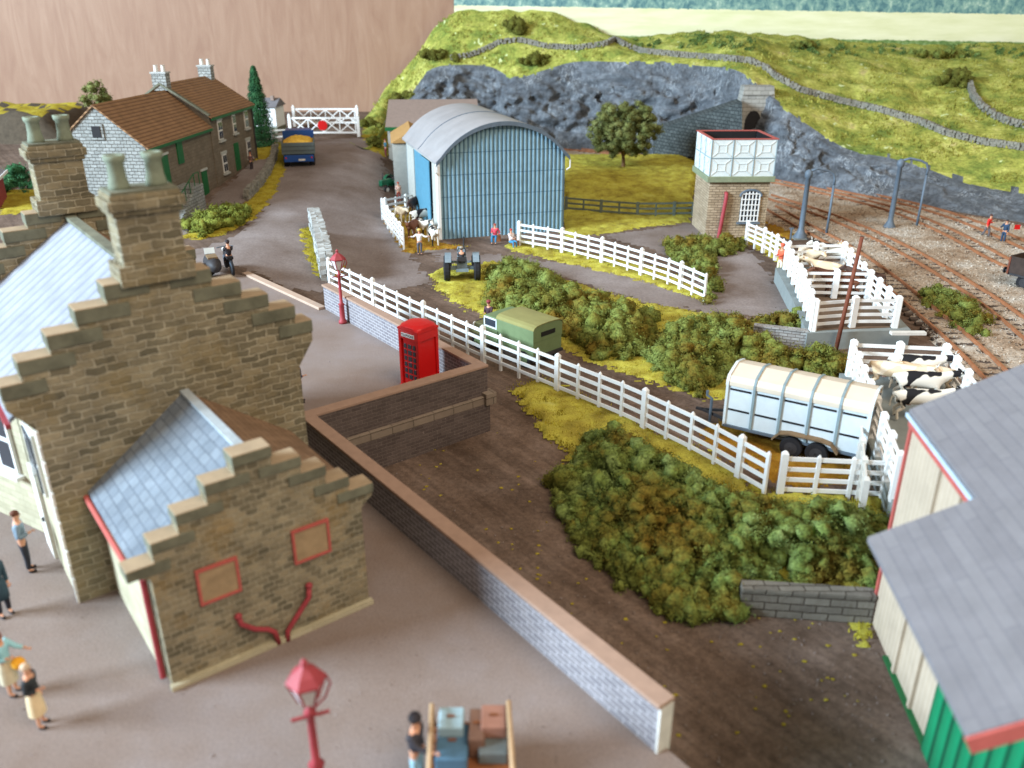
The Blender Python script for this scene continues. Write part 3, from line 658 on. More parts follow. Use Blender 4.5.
# doors and windows on the platform (left) side
for yy in (22.5,):
    wv = bx('window', M['white'], S, ((1.97, yy, 3.55), (.10, 1.15, 1.75)))
    bx('pane', M['glass'], wv, ((1.90, yy - .27, 3.95), (.06, .46, .74)), ((1.90, yy + .27, 3.95), (.06, .46, .74)), ((1.90, yy - .27, 3.13), (.06, .46, .74)), ((1.90, yy + .27, 3.13), (.06, .46, .74)))
for yy in (23.9,):
    dv = bx('door', M['white_dull'], S, ((1.96, yy, 1.3), (.12, 1.05, 2.6))); bx('handle', M['iron_dark'], dv, ((1.87, yy - .4, 1.25), (.06, .05, .12)))
b = MB(); b.prism([(1.98, 24.9), (1.05, 27.2), (1.05, 28.8), (1.98, 30.2)], -.2, 4.3); by = b.build('bay_window', M['cream_wall'], S)
ba = math.atan2(27.2 - 24.9, 1.05 - 1.98); bn = Vector((-math.sin(ba), math.cos(ba), 0)); bd = Vector((math.cos(ba), math.sin(ba), 0))
if bn.x > 0: bn = -bn
def bayp(s_, z, o_=.04): return tuple(Vector((1.98, 24.9, z)) + bd * s_ + bn * o_)
bx('frame', M['white'], by, (bayp(1.25, 2.95), (1.5, .12, 2.1), {'rz': ba})); bx('pane', M['glass'], by, *[(bayp(1.25 + dx, 2.95 + dz, .09), (.6, .05, .85), {'rz': ba}) for dx in (-.36, .36) for dz in (-.5, .5)])
bx('sill', M['white_dull'], by, (bayp(1.25, 1.8, .1), (1.8, .3, .1), {'rz': ba}))
b = MB(); b.prism([(1.98, 24.75), (.9, 27.1), (.9, 28.9), (1.98, 30.3)], 4.3, 4.42); b.build('bay_roof', M['coping_top'], by)
bx('corner_quoins', M['white_dull'], S, *[((1.98, 21.0, .15 + k * .42), (.06, .30 if k % 2 else .20, .36)) for k in range(12)])
# annex
an = [(2.95, -.4), (2.95, 2.95), (2.5, 3.15), (2.5, 3.3), (2.62, 3.3), (3.07, 3.3), (3.07, 3.78), (3.66, 3.78), (3.66, 4.26), (4.34, 4.26), (4.34, 4.74), (5.0, 4.74), (5.0, 5.2), (5.85, 5.2), (5.85, 4.74), (6.5, 4.74), (6.5, 4.3), (7.08, 4.3), (7.08, 3.82), (7.64, 3.82), (7.64, 3.42), (8.25, 3.42), (8.25, 3.1), (7.93, 2.85), (7.93, -.4)]
b = MB(); poly_yz(b, an, 16.4, 16.85); b.build('annex_gable', M['annex_stone'], S)
for xa, xb, z in ((2.5, 3.07, 3.3), (3.07, 3.66, 3.78), (3.66, 4.34, 4.26), (4.34, 5.0, 4.74), (5.0, 5.85, 5.2), (5.85, 6.5, 4.74), (6.5, 7.08, 4.3), (7.08, 7.64, 3.82), (7.64, 8.25, 3.42)):
    sd = 1 if xa < 5 else -1; sd = 0 if xa == 5.0 else sd
    b = MB(); b.box(((xa + xb) / 2 + sd * .15, 16.62, z - .10), (xb - xa + .04 + abs(sd) * .3, .54, .24)); b.box(((xa + xb) / 2, 16.62, z + .03), (xb - xa + .03, .52, .025), mi=1)
    b.build('annex_crow_step', [M['coping_stone'], M['coping_top']], S, bevel=.02)
bx('annex_side_wall', M['cream_wall'], S, ((3.1, 18.87, 1.3), (.4, 4.04, 3.4)))
bx('annex_end_wall', M['station_stone'], S, ((7.78, 18.87, 1.3), (.4, 4.04, 3.4)))
b = MB(); b.extrude([(2.75, 16.85, 2.95), (5.43, 16.85, 4.95), (5.43, 20.9, 4.95), (2.75, 20.9, 2.95)], (0, 0, .1)); b.build('annex_roof', M['slate_small'], S)
b = MB(); b.extrude([(8.15, 16.85, 2.95), (5.44, 16.85, 4.95), (5.44, 20.9, 4.95), (8.15, 20.9, 2.95)], (0, 0, .1)); b.build('annex_roof', M['slate_shaded'], S)
bx('annex_ridge', plain('pale_ridge', srgb(158, 166, 170), .8), S, ((5.43, 18.87, 5.06), (.22, 4.04, .08)))
b = MB(); b.tube([(2.68, 16.9, 2.93), (2.68, 20.85, 2.93)], .07); b.build('annex_gutter', M['trimred'], S)
b = MB(); b.tube([(2.85, 16.75, 2.8), (2.85, 16.75, .1)], .07); b.build('downpipe', M['maroon'], S)
bx('plinth', M['cream_wall'], S, ((5.44, 16.33, .06), (5.1, .16, .12)))
for cx in (4.30, 6.55):
    wv = bx('blocked_window', plain('boarded_window', srgb(150, 128, 98), .9), S, ((cx, 16.385, 2.33 if cx < 5 else 2.45), (.82, .06, .82)))
    z0 = 2.33 if cx < 5 else 2.45
    bx('frame', M['trimred'], wv, ((cx, 16.36, z0 + .43), (.94, .08, .06)), ((cx, 16.36, z0 - .43), (.94, .08, .06)), ((cx - .44, 16.36, z0), (.06, .08, .8)), ((cx + .44, 16.36, z0), (.06, .08, .8)))
for pts in ([(4.58, 16.3, 1.25), (4.62, 16.28, 1.02), (4.9, 16.28, .74), (5.2, 16.28, .58), (5.36, 16.28, .42), (5.42, 16.28, .05)], [(6.34, 16.3, 1.3), (6.3, 16.28, 1.0), (5.86, 16.28, .5), (5.68, 16.28, .3), (5.64, 16.28, .02)]):
    b = MB(); b.tube(pts, .065); b.ball(pts[0], .1, 1); b.build('waste_pipe', M['maroon'], S, smooth=True)
# ---------------- parapet wall
W = thing('parapet_wall', 'long L-shaped brick parapet wall with pinkish coping around the platform edge', 'wall', (0, 0, 0), AR)
bx('wall_section', M['brick'], W, ((10.42, 16.9, -.35), (.34, 16.8, 3.1)))
bx('wall_section', M['brick'], W, ((14.1, 25.18, -.35), (7.0, .34, 3.1)))
bx('wall_section', M['brick'], W, ((17.77, 32.0, -.35), (.34, 13.3, 3.1)))
b = MB(); cp_ = [(10.18, 8.45), (10.64, 8.45), (10.64, 24.94), (17.98, 24.94), (17.98, 38.7), (17.54, 38.7), (17.54, 25.42), (10.18, 25.42)]
b.prism(cp_, 1.2, 1.30); b.build('coping', M['coping_pink'], W, bevel=.015)
bx('shade_facing', M['darkbrick'], W, ((14.33, 24.985, .55), (7.2, .06, 1.3)), ((17.965, 25.9, .55), (.06, 1.7, 1.3)))  # darker skin over the same brick, shade put into its colour
bx('end_capping', M['white_dull'], W, ((10.42, 8.47, .55), (.38, .06, 1.28)))
b = MB(); b.box((14.28, 24.92, -.12), (7.3, .24, .34)); b.box((18.06, 26.2, -.12), (.24, 2.9, .34)); b.box((17.9, 24.9, -.05), (.5, .5, .5)); b.build('plinth', M['plinth'], W, bevel=.02)
bx('lower_wall', M['darkbrick'], W, ((14.2, 24.86, -.95), (7.4, .2, 1.3)), ((10.62, 16.9, -.95), (.1, 16.8, 1.3)))
# ---------------- cottages
def gable_house(name, label, cat, x0, x1, y0, y1, zb, ze, zr, front, endm, roofm, rz=0.0, over=.25):
    t = thing(name, label, cat, (x0, y0, 0), rz); wd, ln = x1 - x0, y1 - y0; mid = wd / 2
    b = MB(); b.extrude([(0, 0, zb), (wd, 0, zb), (wd, 0, ze), (mid, 0, zr), (0, 0, ze)], (0, .35, 0)); b.build('gable_wall', endm, t)
    b = MB(); b.extrude([(0, ln - .35, zb), (wd, ln - .35, zb), (wd, ln - .35, ze), (mid, ln - .35, zr), (0, ln - .35, ze)], (0, .35, 0)); b.build('gable_wall', front, t)
    bx('front_wall', front, t, ((wd - .2, ln / 2, (zb + ze) / 2), (.38, ln - .72, ze - zb - .02)))
    bx('back_wall', endm, t, ((.2, ln / 2, (zb + ze) / 2), (.38, ln - .72, ze - zb - .02)))
    for sx in (0, 1):
        e = -over if sx == 0 else wd + over; sl = (zr - ze) / mid; z_e = ze - over * sl
        b = MB(); b.extrude([(e, -.12, z_e), (mid, -.12, zr), (mid, ln + .12, zr), (e, ln + .12, z_e)], (0, 0, .14)); b.build('roof', roofm, t)
    return t
wy = R(-3.5)
barn = gable_house('stone_barn', 'lower cottage barn with pale gable and brown tiled roof', 'barn', -31.6, -25.3, 60.6, 72.0, -.6, 5.35, 8.0, M['grey_render'], M['white_stone'], M['tiles'], wy)
house = gable_house('cottage', 'taller two storey grey stone cottage with green door and brown tiled roof', 'cottage', -31.7, -24.5, 72.05, 82.2, -.4, 6.1, 8.45, M['grey_render'], M['grey_render'], M['tiles'], wy)
# barn details: local x 6.3 = front
hw = bx('gable_window', M['white_stone'], barn, ((3.1, -.03, 6.35), (.95, .1, 1.05))); bx('pane', M['dark'], hw, ((3.1, -.09, 6.35), (.6, .06, .75)))
for yy, z0, z1, nm in ((2.6, 2.2, 4.4, 'door'), (5.3, 3.4, 5.2, 'hatch'), (9.1, .3, 2.2, 'door')):
    d_ = bx(nm, M['green_trim'], barn, ((6.33, yy, (z0 + z1) / 2), (.1, .95, z1 - z0))); bx('lintel', M['pale_grey'], d_, ((6.36, yy, z1 + .1), (.12, 1.2, .16)))
bx('eaves_board', M['green_trim'], barn, ((6.52, 5.7, 5.12), (.14, 11.4, .2)))
bx('quoins', M['white_stone'], barn, *[((6.32, .3, .3 + .5 * k), (.1, .7 if k % 2 else .45, .4)) for k in range(10)])
b = MB()
for k in range(9): b.box((7.15, 2.3 - .35 * k + 1.2, (1.9 - k * .2) / 2 + .05), (1.5, .35, 1.9 - k * .2))
b.box((7.15, 4.1, 1.0), (1.5, 1.7, 2.0)); b.build('stone_steps', M['white_stone'], barn)
b = MB()
for k in range(5): b.bar((7.8, 4.6 - k * .9, 2.0 - .35 * max(0, k - 1)), (7.8, 4.6 - k * .9, 2.9 - .35 * max(0, k - 1)), .05, .05)
b.bar((7.8, 4.6, 2.9), (7.8, 3.7, 2.9), .05, .05); b.bar((7.8, 3.7, 2.9), (7.8, 1.0, 1.85), .05, .05); b.build('handrail', M['green_trim'], barn)
# house details: front at local x 7.4
def sash(par, x, y, z, w_=.9, h_=1.5):
    f_ = bx('window', M['white_dull'], par, ((x, y, z), (.1, w_, h_)))
    bx('pane', M['glass'], f_, *[((x + .04, y + sy * w_ * .23, z + sz * h_ * .24), (.06, w_ * .36, h_ * .38)) for sy in (-1, 1) for sz in (-1, 1)])
    bx('sill', M['pale_grey'], f_, ((x + .08, y, z - h_ / 2 - .1), (.22, w_ + .25, .14))); bx('lintel', M['pale_grey'], f_, ((x + .02, y, z + h_ / 2 + .13), (.1, w_ + .3, .22)))
for yy, zz in ((1.9, 4.8), (5.2, 4.95), (8.2, 5.0), (2.0, 2.1), (8.0, 2.4)): sash(house, 7.22, yy, zz, .9 if yy != 5.2 else .7)
d_ = bx('door', M['green_trim'], house, ((7.22, 5.0, 2.2), (.1, 1.0, 2.3))); bx('handle', M['iron_dark'], d_, ((7.3, 4.6, 2.1), (.06, .05, .1)))
bx('eaves_board', M['green_trim'], house, ((7.42, 5.0, 5.9), (.14, 10, .2)))
b = MB(); b.tube([(7.3, 9.75, 5.8), (7.3, 9.75, .4)], .06); b.build('downpipe', M['iron_dark'], house)
for yy in (.25, 9.5):
    b = MB(); b.box((3.6, yy, 8.75), (1.15, .8, 1.3)); ch = b.build('chimney', M['white_stone'], house)
    bx('cap', M['limestone'], ch, ((3.6, yy, 9.43), (1.3, .95, .12)))
    for dx in (-.3, .3):
        b = MB(); b.lathe([(.17, 9.5), (.15, 9.95), (.18, 10.0)], (3.6 + dx, yy, 0), 10); b.build('chimney_pot', M['white_dull'], ch)
bx('parapet_coping', M['coping_stone'], house, *[((3.6 + s_ * 1.85, -.05, 7.42), (4.4, .4, .14), {'ry': s_ * math.atan((8.45 - 6.1) / 3.6)}) for s_ in (-1, 1)])
# barrel by the wall
for px, py, lb in ((203, 190, 'dark barrel nearest the green cellar door of the cottage barn'), (209, 187, 'dark barrel further along the cottage wall')):
    q = P(px + 3, py, .45); b = MB(); b.lathe([(.25, 0), (.32, .3), (.32, .55), (.25, .85), (.2, .85)], (0, 0, 0), 14); o = b.build('barrel', M['iron_dark'], smooth=True); o.location = q; tag(o, lb, 'barrel', 'barrels at the cottage wall')
# hut by the crossing
q = G(266, 133); t = thing('crossing_hut', 'small white crossing hut with grey roof behind the conifer', 'hut', (q.x, q.y, q.z), R(-4))
bx('wall', M['white'], t, ((0, 1.5, 1.7), (2.6, 3, 2.2))); bx('base', M['coping_stone'], t, ((0, 1.5, .3), (2.7, 3.1, .62)))
b = MB(); b.extrude([(-1.5, -.3, 2.75), (-1.5, 1.5, 3.6), (-1.5, 3.3, 2.75)], (3.0, 0, 0)); b.build('roof', M['slate_shed'], t)
bx('chimney', M['brown_roof'], t, ((.8, 1.0, 3.6), (.35, .35, .5)))
wv = bx('window', M['glass'], t, ((-.3, -.02, 1.95), (1.3, .06, .9))); bx('frame', M['white_dull'], wv, ((-.3, -.05, 1.95), (.08, .08, .9)), ((-.3, -.05, 1.95), (1.3, .08, .07)))
# pillar-ish far left shelter
q = P(-2, 212, .1); t = thing('platform_shelter', 'small dark red shelter with pale roof and white bargeboard at the left edge', 'shelter', (q.x - 2.4, q.y, 0), R(20))
bx('wall', M['maroon'], t, ((.2, 2, 1.2), (4, 4, 2.4)))
b = MB(); b.extrude([(-2.1, -.3, 2.4), (-.0, -.3, 3.6), (2.5, -.3, 2.35), (2.5, -.3, 2.2), (-2.1, -.3, 2.2)], (0, 4.6, 0)); b.build('roof', M['slate_light'], t)
b = MB(); b.bar((2.55, -.4, 2.3), (0, -.4, 3.62), .08, .22); b.bar((2.58, -.4, 2.3), (2.58, 4.3, 2.3), .08, .22); b.build('bargeboard', M['white'], t)
# ---------------- curved-roof barn
ang = R(17); t = thing('curved_roof_barn', 'blue corrugated barn with curved grey tin roof and sliding blue doors', 'barn', (-5.2, 61.7, -1.55), ang)
wB, lB, eB, cB = 9.55, 12.8, 5.75, 2.4
rad = (wB * wB / 4 + cB * cB) / (2 * cB)
def arc(x): return math.sqrt(max(0, rad * rad - (x - wB / 2) ** 2)) - (rad - cB)
xs = [wB * i / 24 for i in range(25)]
for y0, mt in ((0, M['corr']), (lB - .12, M['corr'])):
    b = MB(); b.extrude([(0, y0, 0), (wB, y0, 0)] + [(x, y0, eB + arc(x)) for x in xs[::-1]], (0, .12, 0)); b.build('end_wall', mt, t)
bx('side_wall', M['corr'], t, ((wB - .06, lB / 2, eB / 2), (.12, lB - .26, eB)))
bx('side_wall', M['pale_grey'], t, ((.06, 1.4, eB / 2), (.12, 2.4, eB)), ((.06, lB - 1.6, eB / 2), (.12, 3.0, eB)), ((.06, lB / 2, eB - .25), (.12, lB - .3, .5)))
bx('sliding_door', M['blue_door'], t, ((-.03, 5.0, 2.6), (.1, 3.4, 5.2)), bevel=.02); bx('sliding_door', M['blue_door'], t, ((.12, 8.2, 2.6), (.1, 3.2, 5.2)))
bx('corner_post', M['white'], t, ((-.08, .15, eB / 2), (.22, .5, eB)))
b = MB(); ov = .28
xo = [-ov + (wB + 2 * ov) * i / 28 for i in range(29)]
def arc2(x):
    return arc(min(max(x, 0), wB)) - (abs(min(x, 0)) + max(0, x - wB)) * .85
pr = [(x, -.3, eB + arc2(x) + .02) for x in xo] + [(x, -.3, eB + arc2(x) + .16) for x in xo[::-1]]
b.extrude(pr, (0, lB + .6, 0)); b.build('roof', M['corr_roof'], t)
b = MB()
for yy in (6.2,):
    b.extrude([(x, yy, eB + arc2(x) + .16) for x in xo] + [(x, yy, eB + arc2(x) + .2) for x in xo[::-1]], (0, .12, 0))
b.build('roof_seam', M['iron'], t)
b = MB(); b.extrude([(x, -.36, eB + arc2(x) - .12) for x in xo] + [(x, -.36, eB + arc2(x) + .17) for x in xo[::-1]], (0, .06, 0)); b.build('roof_edge', M['iron'], t)
b = MB(); b.tube([(wB + .35, -.2, eB - .35), (wB + .35, -.2, eB - .9), (wB + .1, -.1, eB - 1.1)], .06); b.build('gutter_bracket', M['white_dull'], t); b = MB(); b.tube([(-.3, -.2, eB - .3), (-.3, -.2, eB - .8), (-.12, -.1, eB - 1.0)], .06); b.build('gutter_bracket', M['white_dull'], t)
# sheds behind
t = thing('long_shed', 'pale grey shed with brown felt roof and green fascia beyond the barn', 'shed', (-12.4, 87.6, .1), R(4))
bx('wall', M['pale_grey'], t, ((4.5, 3.5, 1.6), (9, 7, 3.2))); b = MB(); b.extrude([(-.2, -.3, 3.2), (-.2, 7.2, 5.2), (-.2, 7.2, 3.2)], (9.4, 0, 0)); b.build('roof', M['brown_roof'], t)
bx('fascia', M['green_trim'], t, ((1.5, -.36, 3.1), (3.4, .12, .35)))
t = thing('lean_to_shed', 'narrow pale shed with tan roof beside the curved-roof barn', 'shed', (-10.4, 76.2, -1.2), R(8))
bx('wall', M['pale_grey'], t, ((1.6, 3.5, 2.3), (3.2, 7, 4.6))); b = MB(); b.extrude([(-.15, -.2, 4.6), (1.6, -.2, 5.6), (3.4, -.2, 4.6)], (0, 7.4, 0)); b.build('roof', M['tan_roof'], t)
# ---------------- water tower
t = thing('water_tower', 'stone water tower with pale panelled tank and red rim', 'water tower', (14.35, 62.3, -1.55), R(1.5))
bx('stone_base', M['tower_stone'], t, ((2.2, 2.2, 2.1), (4.4, 4.4, 4.2)))
bx('slab', M['slab_green'], t, ((2.2, 2.2, 4.35), (4.95, 4.95, .42)), bevel=.04)
b = MB()
for c_, d_ in (((2.2, -.1, 5.85), (4.7, .12, 2.6)), ((2.2, 4.5, 5.85), (4.7, .12, 2.6)), ((-.09, 2.2, 5.85), (.12, 4.46, 2.6)), ((4.49, 2.2, 5.85), (.12, 4.46, 2.6))): b.box(c_, d_)
b.box((2.2, 2.2, 4.62), (4.48, 4.4, .1)); tk = b.build('tank', M['tank'], t)
bx('tank_rim', M['trimred'], t, ((2.2, -.1, 7.17), (4.84, .24, .06)), ((2.2, 4.5, 7.17), (4.84, .24, .06)), ((-.09, 2.2, 7.17), (.24, 4.3, .06)), ((4.49, 2.2, 7.17), (.24, 4.3, .06)))
bx('tank_lining', M['dark'], tk, ((2.2, -.02, 5.9), (4.4, .04, 2.5)), ((2.2, 4.42, 5.9), (4.4, .04, 2.5)), ((-.01, 2.2, 5.9), (.04, 4.3, 2.5)), ((4.41, 2.2, 5.9), (.04, 4.3, 2.5)))
bx('water', M['dark'], t, ((2.2, 2.2, 6.1), (4.4, 4.4, .04)))
def xpanel(b, cx, cz, w_, h_, f):
    e = .05
    for a, c_ in (((-1, -1), (-.42, -.42)), ((1, -1), (.42, -.42)), ((-1, 1), (-.42, .42)), ((1, 1), (.42, .42))):
        b.bar(f(cx + a[0] * w_ / 2 * .9, cz + a[1] * h_ / 2 * .9), f(cx + c_[0] * w_ / 2, cz + c_[1] * h_ / 2), e, e)
    k = [(-.42, -.42), (.42, -.42), (.42, .42), (-.42, .42)]
    for i in range(4):
        p, q = k[i], k[(i + 1) % 4]; b.bar(f(cx + p[0] * w_ / 2, cz + p[1] * h_ / 2), f(cx + q[0] * w_ / 2, cz + q[1] * h_ / 2), e, e)
for i in range(3):
    for j in range(2):
        b = MB(); xpanel(b, -.15 + 4.7 * (i + .5) / 3, 4.55 + 2.6 * (j + .5) / 2, 1.45, 1.2, lambda x, z: (x, -.175, z)); b.build('panel_rib', M['tank'], tk)
        b = MB(); xpanel(b, -.03 + 4.46 * (i + .5) / 3, 4.55 + 2.6 * (j + .5) / 2, 1.4, 1.2, lambda y, z: (-.165, y, z)); b.build('panel_rib', M['tank'], tk)
b = MB()
for i in range(4): b.bar((-.13 + 4.66 * i / 3, -.18, 4.58), (-.13 + 4.66 * i / 3, -.18, 7.1), .05, .06)
b.bar((-.15, -.19, 5.85), (4.55, -.19, 5.85), .04, .05); b.build('panel_joint', M['tank_line'], tk); b = MB(); b.bar((-.165, -.05, 5.85), (-.165, 4.4, 5.85), .04, .05)
for i in range(1, 3): b.bar((-.165, -.03 + 4.46 * i / 3, 4.58), (-.165, -.03 + 4.46 * i / 3, 7.1), .05, .05)
b.build('panel_joint', M['tank_line'], tk)
b = MB(); b.tube([(.95, -.2, 0), (.98, -.2, .2), (1.25, -.2, 3.0), (1.25, -.16, 3.3), (1.25, -.02, 3.35)], .14, 10); b.build('downpipe', M['maroon'], t, smooth=True)
b = MB(); arcp = [(2.4, 1.25), (3.8, 1.25), (3.8, 3.1)] + [(3.1 + .7 * math.cos(a), 3.1 + .38 * math.sin(a)) for a in [math.pi * k / 10 for k in range(1, 10)]] + [(2.4, 3.1)]
b.extrude([(x, -.05, z) for x, z in arcp], (0, .1, 0)); wv = b.build('window', M['dark'], t)
b = MB()
for k in range(6): x = 2.46 + 1.28 * k / 5; b.bar((x, -.09, 1.25), (x, -.09, 3.1 + .36 * math.sqrt(max(0, 1 - ((x - 3.1) / .7) ** 2))), .075, .06)
for k in range(6): b.bar((2.4, -.1, 1.28 + .4 * k), (3.8, -.1, 1.28 + .4 * k), .075, .06)
b.build('glazing_bars', M['white'], wv)
b = MB(); b.tube([(2.34, -.08, 3.1)] + [(3.1 + .78 * math.cos(a), -.08, 3.1 + .46 * math.sin(a)) for a in [math.pi - math.pi * k / 10 for k in range(1, 10)]] + [(3.86, -.08, 3.1)], .09, 6); b.box((3.1, -.1, 1.14), (1.7, .2, .14)); b.build('surround', M['iron'], wv)
# ---------------- goods shed at the right edge
t = thing('goods_shed', 'large shed with grey slate roofs, cream boarded walls and green door', 'shed', (9.95, 18.85, -1.6), R(-5.5))
# local: x outwards from the yard (right), y along; wall face at x=0, running to y = -12
bx('yard_wall', M['cream_boards'], t, ((.12, -6.0, 3.2), (.24, 12.0, 6.4)))
bx('end_wall', M['cream_boards'], t, ((4.9, -.12, 3.2), (9.3, .24, 6.4)))
b = MB(); b.extrude([(.25, -.2, 6.4), (9.6, -.2, 6.4), (4.9, -.2, 9.0)], (0, .18, 0)); b.build('end_gable', M['cream_boards'], t)
sl = .55
b = MB(); zA = 6.40
b.extrude([(-.06, .3, zA - .06 * sl), (4.9, .3, zA + 4.9 * sl), (4.9, -13, zA + 4.9 * sl), (-.06, -13, zA - .06 * sl)], (0, 0, .12)); b.build('roof', M['slate_shed'], t)
b = MB(); b.extrude([(10.1, .35, zA - .35 * sl), (4.91, .35, zA + 4.9 * sl), (4.91, -13, zA + 4.9 * sl), (10.1, -13, zA - .35 * sl)], (0, 0, .12)); b.build('roof', M['slate_shed'], t)
CX = -2.05
b = MB(); b.extrude([(CX, -3.9, zA + CX * sl), (-.065, -3.9, zA - .065 * sl), (-.065, -9.3, zA - .065 * sl), (CX, -9.3, zA + CX * sl)], (0, 0, .12)); b.build('canopy_roof', M['slate_shed'], t)
b = MB(); b.bar((CX, -9.36, zA + CX * sl - .04), (.0, -9.36, zA - .04), .06, .3); b.build('canopy_fascia', M['trimred'], t)
b = MB(); b.bar((-.03, .2, zA - .22), (-.03, -4.0, zA - .22), .06, .2); b.bar((-.02, .06, 0), (-.02, .06, 6.1), .08, .10); b.build('eaves_trim', M['trimred'], t)
b = MB(); b.bar((-.1, .32, zA - .06), (-.1, -3.85, zA - .06), .04, .1); b.build('roof_flashing', plain('pale_blue_flashing', srgb(170, 190, 205), .5), t)
b = MB()
for yy in (-2.0, -3.2): b.box((-.04, yy, 3.1), (.1, .14, 6.0))
b.build('batten', M['cream_boards'], t)
bx('sliding_door', M['teal_door'], t, ((-.08, -7.1, 2.1), (.16, 5.4, 4.2)))
bx('base_board', M['green_trim'], t, ((-.06, -2.9, .08), (.14, 3.0, .18)))
# tunnel portal
p0 = hillp(752, 100); yt = p0.y - 1.2
a_ = atY(737, 128, yt); b_ = atY(770, 131, yt); c_ = atY(771, 86, yt); d_ = atY(742, 80, yt)
t = thing('tunnel_portal', 'stone tunnel portal with dark arched mouth set into the rock face', 'tunnel', (a_.x, yt, a_.z))
wt = b_.x - a_.x; ht = c_.z - a_.z
prof = [(-.2, -6), (-.2 + .1, ht * .2), (.35, ht), (wt - .1, ht), (wt + .4, ht * .2), (wt + .5, -6)]
b = MB(); b.extrude([(x, 0, z) for x, z in prof], (0, 1.6, 0)); b.build('portal_wall', M['tunnel_stone'], t)
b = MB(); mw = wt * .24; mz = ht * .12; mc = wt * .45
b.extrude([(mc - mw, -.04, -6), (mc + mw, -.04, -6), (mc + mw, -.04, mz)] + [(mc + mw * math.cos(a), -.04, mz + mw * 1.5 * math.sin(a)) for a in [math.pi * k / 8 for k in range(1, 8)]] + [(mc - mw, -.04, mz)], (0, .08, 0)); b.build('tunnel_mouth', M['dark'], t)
bx('string_course', M['tunnel_stone'], t, ((wt * .5, -.06, ht * .8), (wt * .86, .14, .16)))

# dark retaining wall beside the tunnel
A_ = G(655, 158); B_ = atY(738, 150, 82.5); yA = 100
p1 = atY(655, 162, 97); p2 = atY(655, 130, 97); p3 = atY(742, 102, 86); p4 = atY(742, 150, 86)
b = MB(); b.extrude([p1, p4, p3, p2], (.3, 3.2, 0)); o = b.build('retaining_wall', M['darkstone']); tag(o, 'dark stone retaining wall sloping up towards the tunnel portal', 'wall')
# ================================================================== FENCES
def rail_fence(name, label, path, n_post_every=1.45, h=1.7, rails=4, m='white', group=None, big=None, pw=.13, rt=.06, taperpost=True, rail_m=None, z=None, bigk=3):
    """path: ground points; posts as parts, each run of rail one part"""
    t = thing(name, label, 'fence', tuple(path[0]), 0, group); o0 = Vector(path[0]); pts = [Vector(p) - o0 for p in path]
    seg = [0]
    for a, b_ in zip(pts, pts[1:]): seg.append(seg[-1] + (b_ - a).length)
    L = seg[-1]; n = max(1, round(L / n_post_every))
    def at(s_):
        for i in range(len(seg) - 1):
            if s_ <= seg[i + 1] + 1e-6: return pts[i].lerp(pts[i + 1], (s_ - seg[i]) / (seg[i + 1] - seg[i])), (pts[i + 1] - pts[i])
        return pts[-1], pts[-1] - pts[-2]
    for k in range(n + 1):
        p, d = at(L * k / n); a = math.atan2(d.y, d.x); isb = (k % bigk == 0)
        w_ = pw * (1.75 if isb else 1.0); hh = h * (1.0 if isb else .94)
        b = MB(); b.box(p + Vector((0, 0, hh / 2 - .1)), (w_, w_ * .8, hh + .1), a)
        if taperpost: b.box(p + Vector((0, 0, hh)), (w_, w_ * .8, .1), a, taper=.3)
        b.build('post', M[m], t)
    for r in range(rails):
        zz = h * (.2 + .66 * r / (rails - 1)) if rails > 1 else h * .8
        b = MB()
        for k in range(n):
            p, d = at(L * k / n); q, _ = at(L * (k + 1) / n); off = Vector((d.y, -d.x, 0)).normalized() * 0.0
            b.bar(p + off + Vector((0, 0, zz)), q + off + Vector((0, 0, zz)), rt, .15)
        b.build('rail', M[rail_m or m], t)
    return t
FG = 'white post and rail fences'
rail_fence('white_fence', 'long white fence running from the limestone wall down past the green pickup', [G(331, 289), G(412, 330), G(480, 362), G(535, 385), G(629, 425), G(700, 461), G(763, 498)], 1.25, 1.9, 4, bigk=4)
rail_fence('white_fence', 'short white fence in front of the cattle trailer running to the goods shed', [G(779, 498), G(885, 503), G(950, 506)], 1.2, 1.8, 4, bigk=3)
rail_fence('white_fence', 'curved white fence from the barn corner around the hedge by the water tower', [G(519, 246), G(560, 253), G(602, 264), G(640, 276), G(672, 287), G(704, 302)], 1.25, 1.8, 4, bigk=3)
rail_fence('white_fence', 'short white fence between the water tower and the cattle pens', [P(746, 243, -1.3), P(766, 252, -1.2), P(787, 266, -.9)], 1.3, 1.6, 4, bigk=2)
rail_fence('white_fence', 'white pen fence beside the cows in front of the barn door', [G(383, 220), G(404, 250)], 1.3, 1.7, 4, bigk=2)
rail_fence('white_fence', 'white pen fence at the far side of the cows near the green tractor', [G(386, 214), G(416, 208)], 1.3, 1.3, 3, bigk=2)
# cattle dock pens
zt = 1.05; zd = -.6; hp = zt - zd
def pt(px, py): q = P(px, py, zt); q.z = zd; return q
c1, c2, c3 = pt(817, 299), pt(858, 296), pt(900, 296); k1, k2, k3 = pt(789, 243), pt(815, 242), pt(846, 242); m1, m2 = pt(804, 269), pt(872, 270)
for lb, pth in (('front side of the larger white cattle pen on the dock edge', [c1, c2, c3]), ('left side of the larger white cattle pen where the orange topped figure leans', [c1, m1, k1]),
                ('back rail of the larger white cattle pen nearest the water crane', [k1, k2, k3]), ('right side of the larger white cattle pen next to the rails', [c3, m2, k3]), ('cross rail dividing the larger cattle pen behind the brown cow', [m1, (m1 + m2) / 2, m2])):
    rail_fence('pen_fence', lb, pth, 1.5 if 'right' in lb or 'left' in lb else 2.0, hp, 4, bigk=1, group='white cattle pen fences', pw=.17)
e1, e2, e3 = pt(855, 340), pt(901, 342), pt(948, 344); f1 = pt(982, 384); h1 = pt(902, 452)
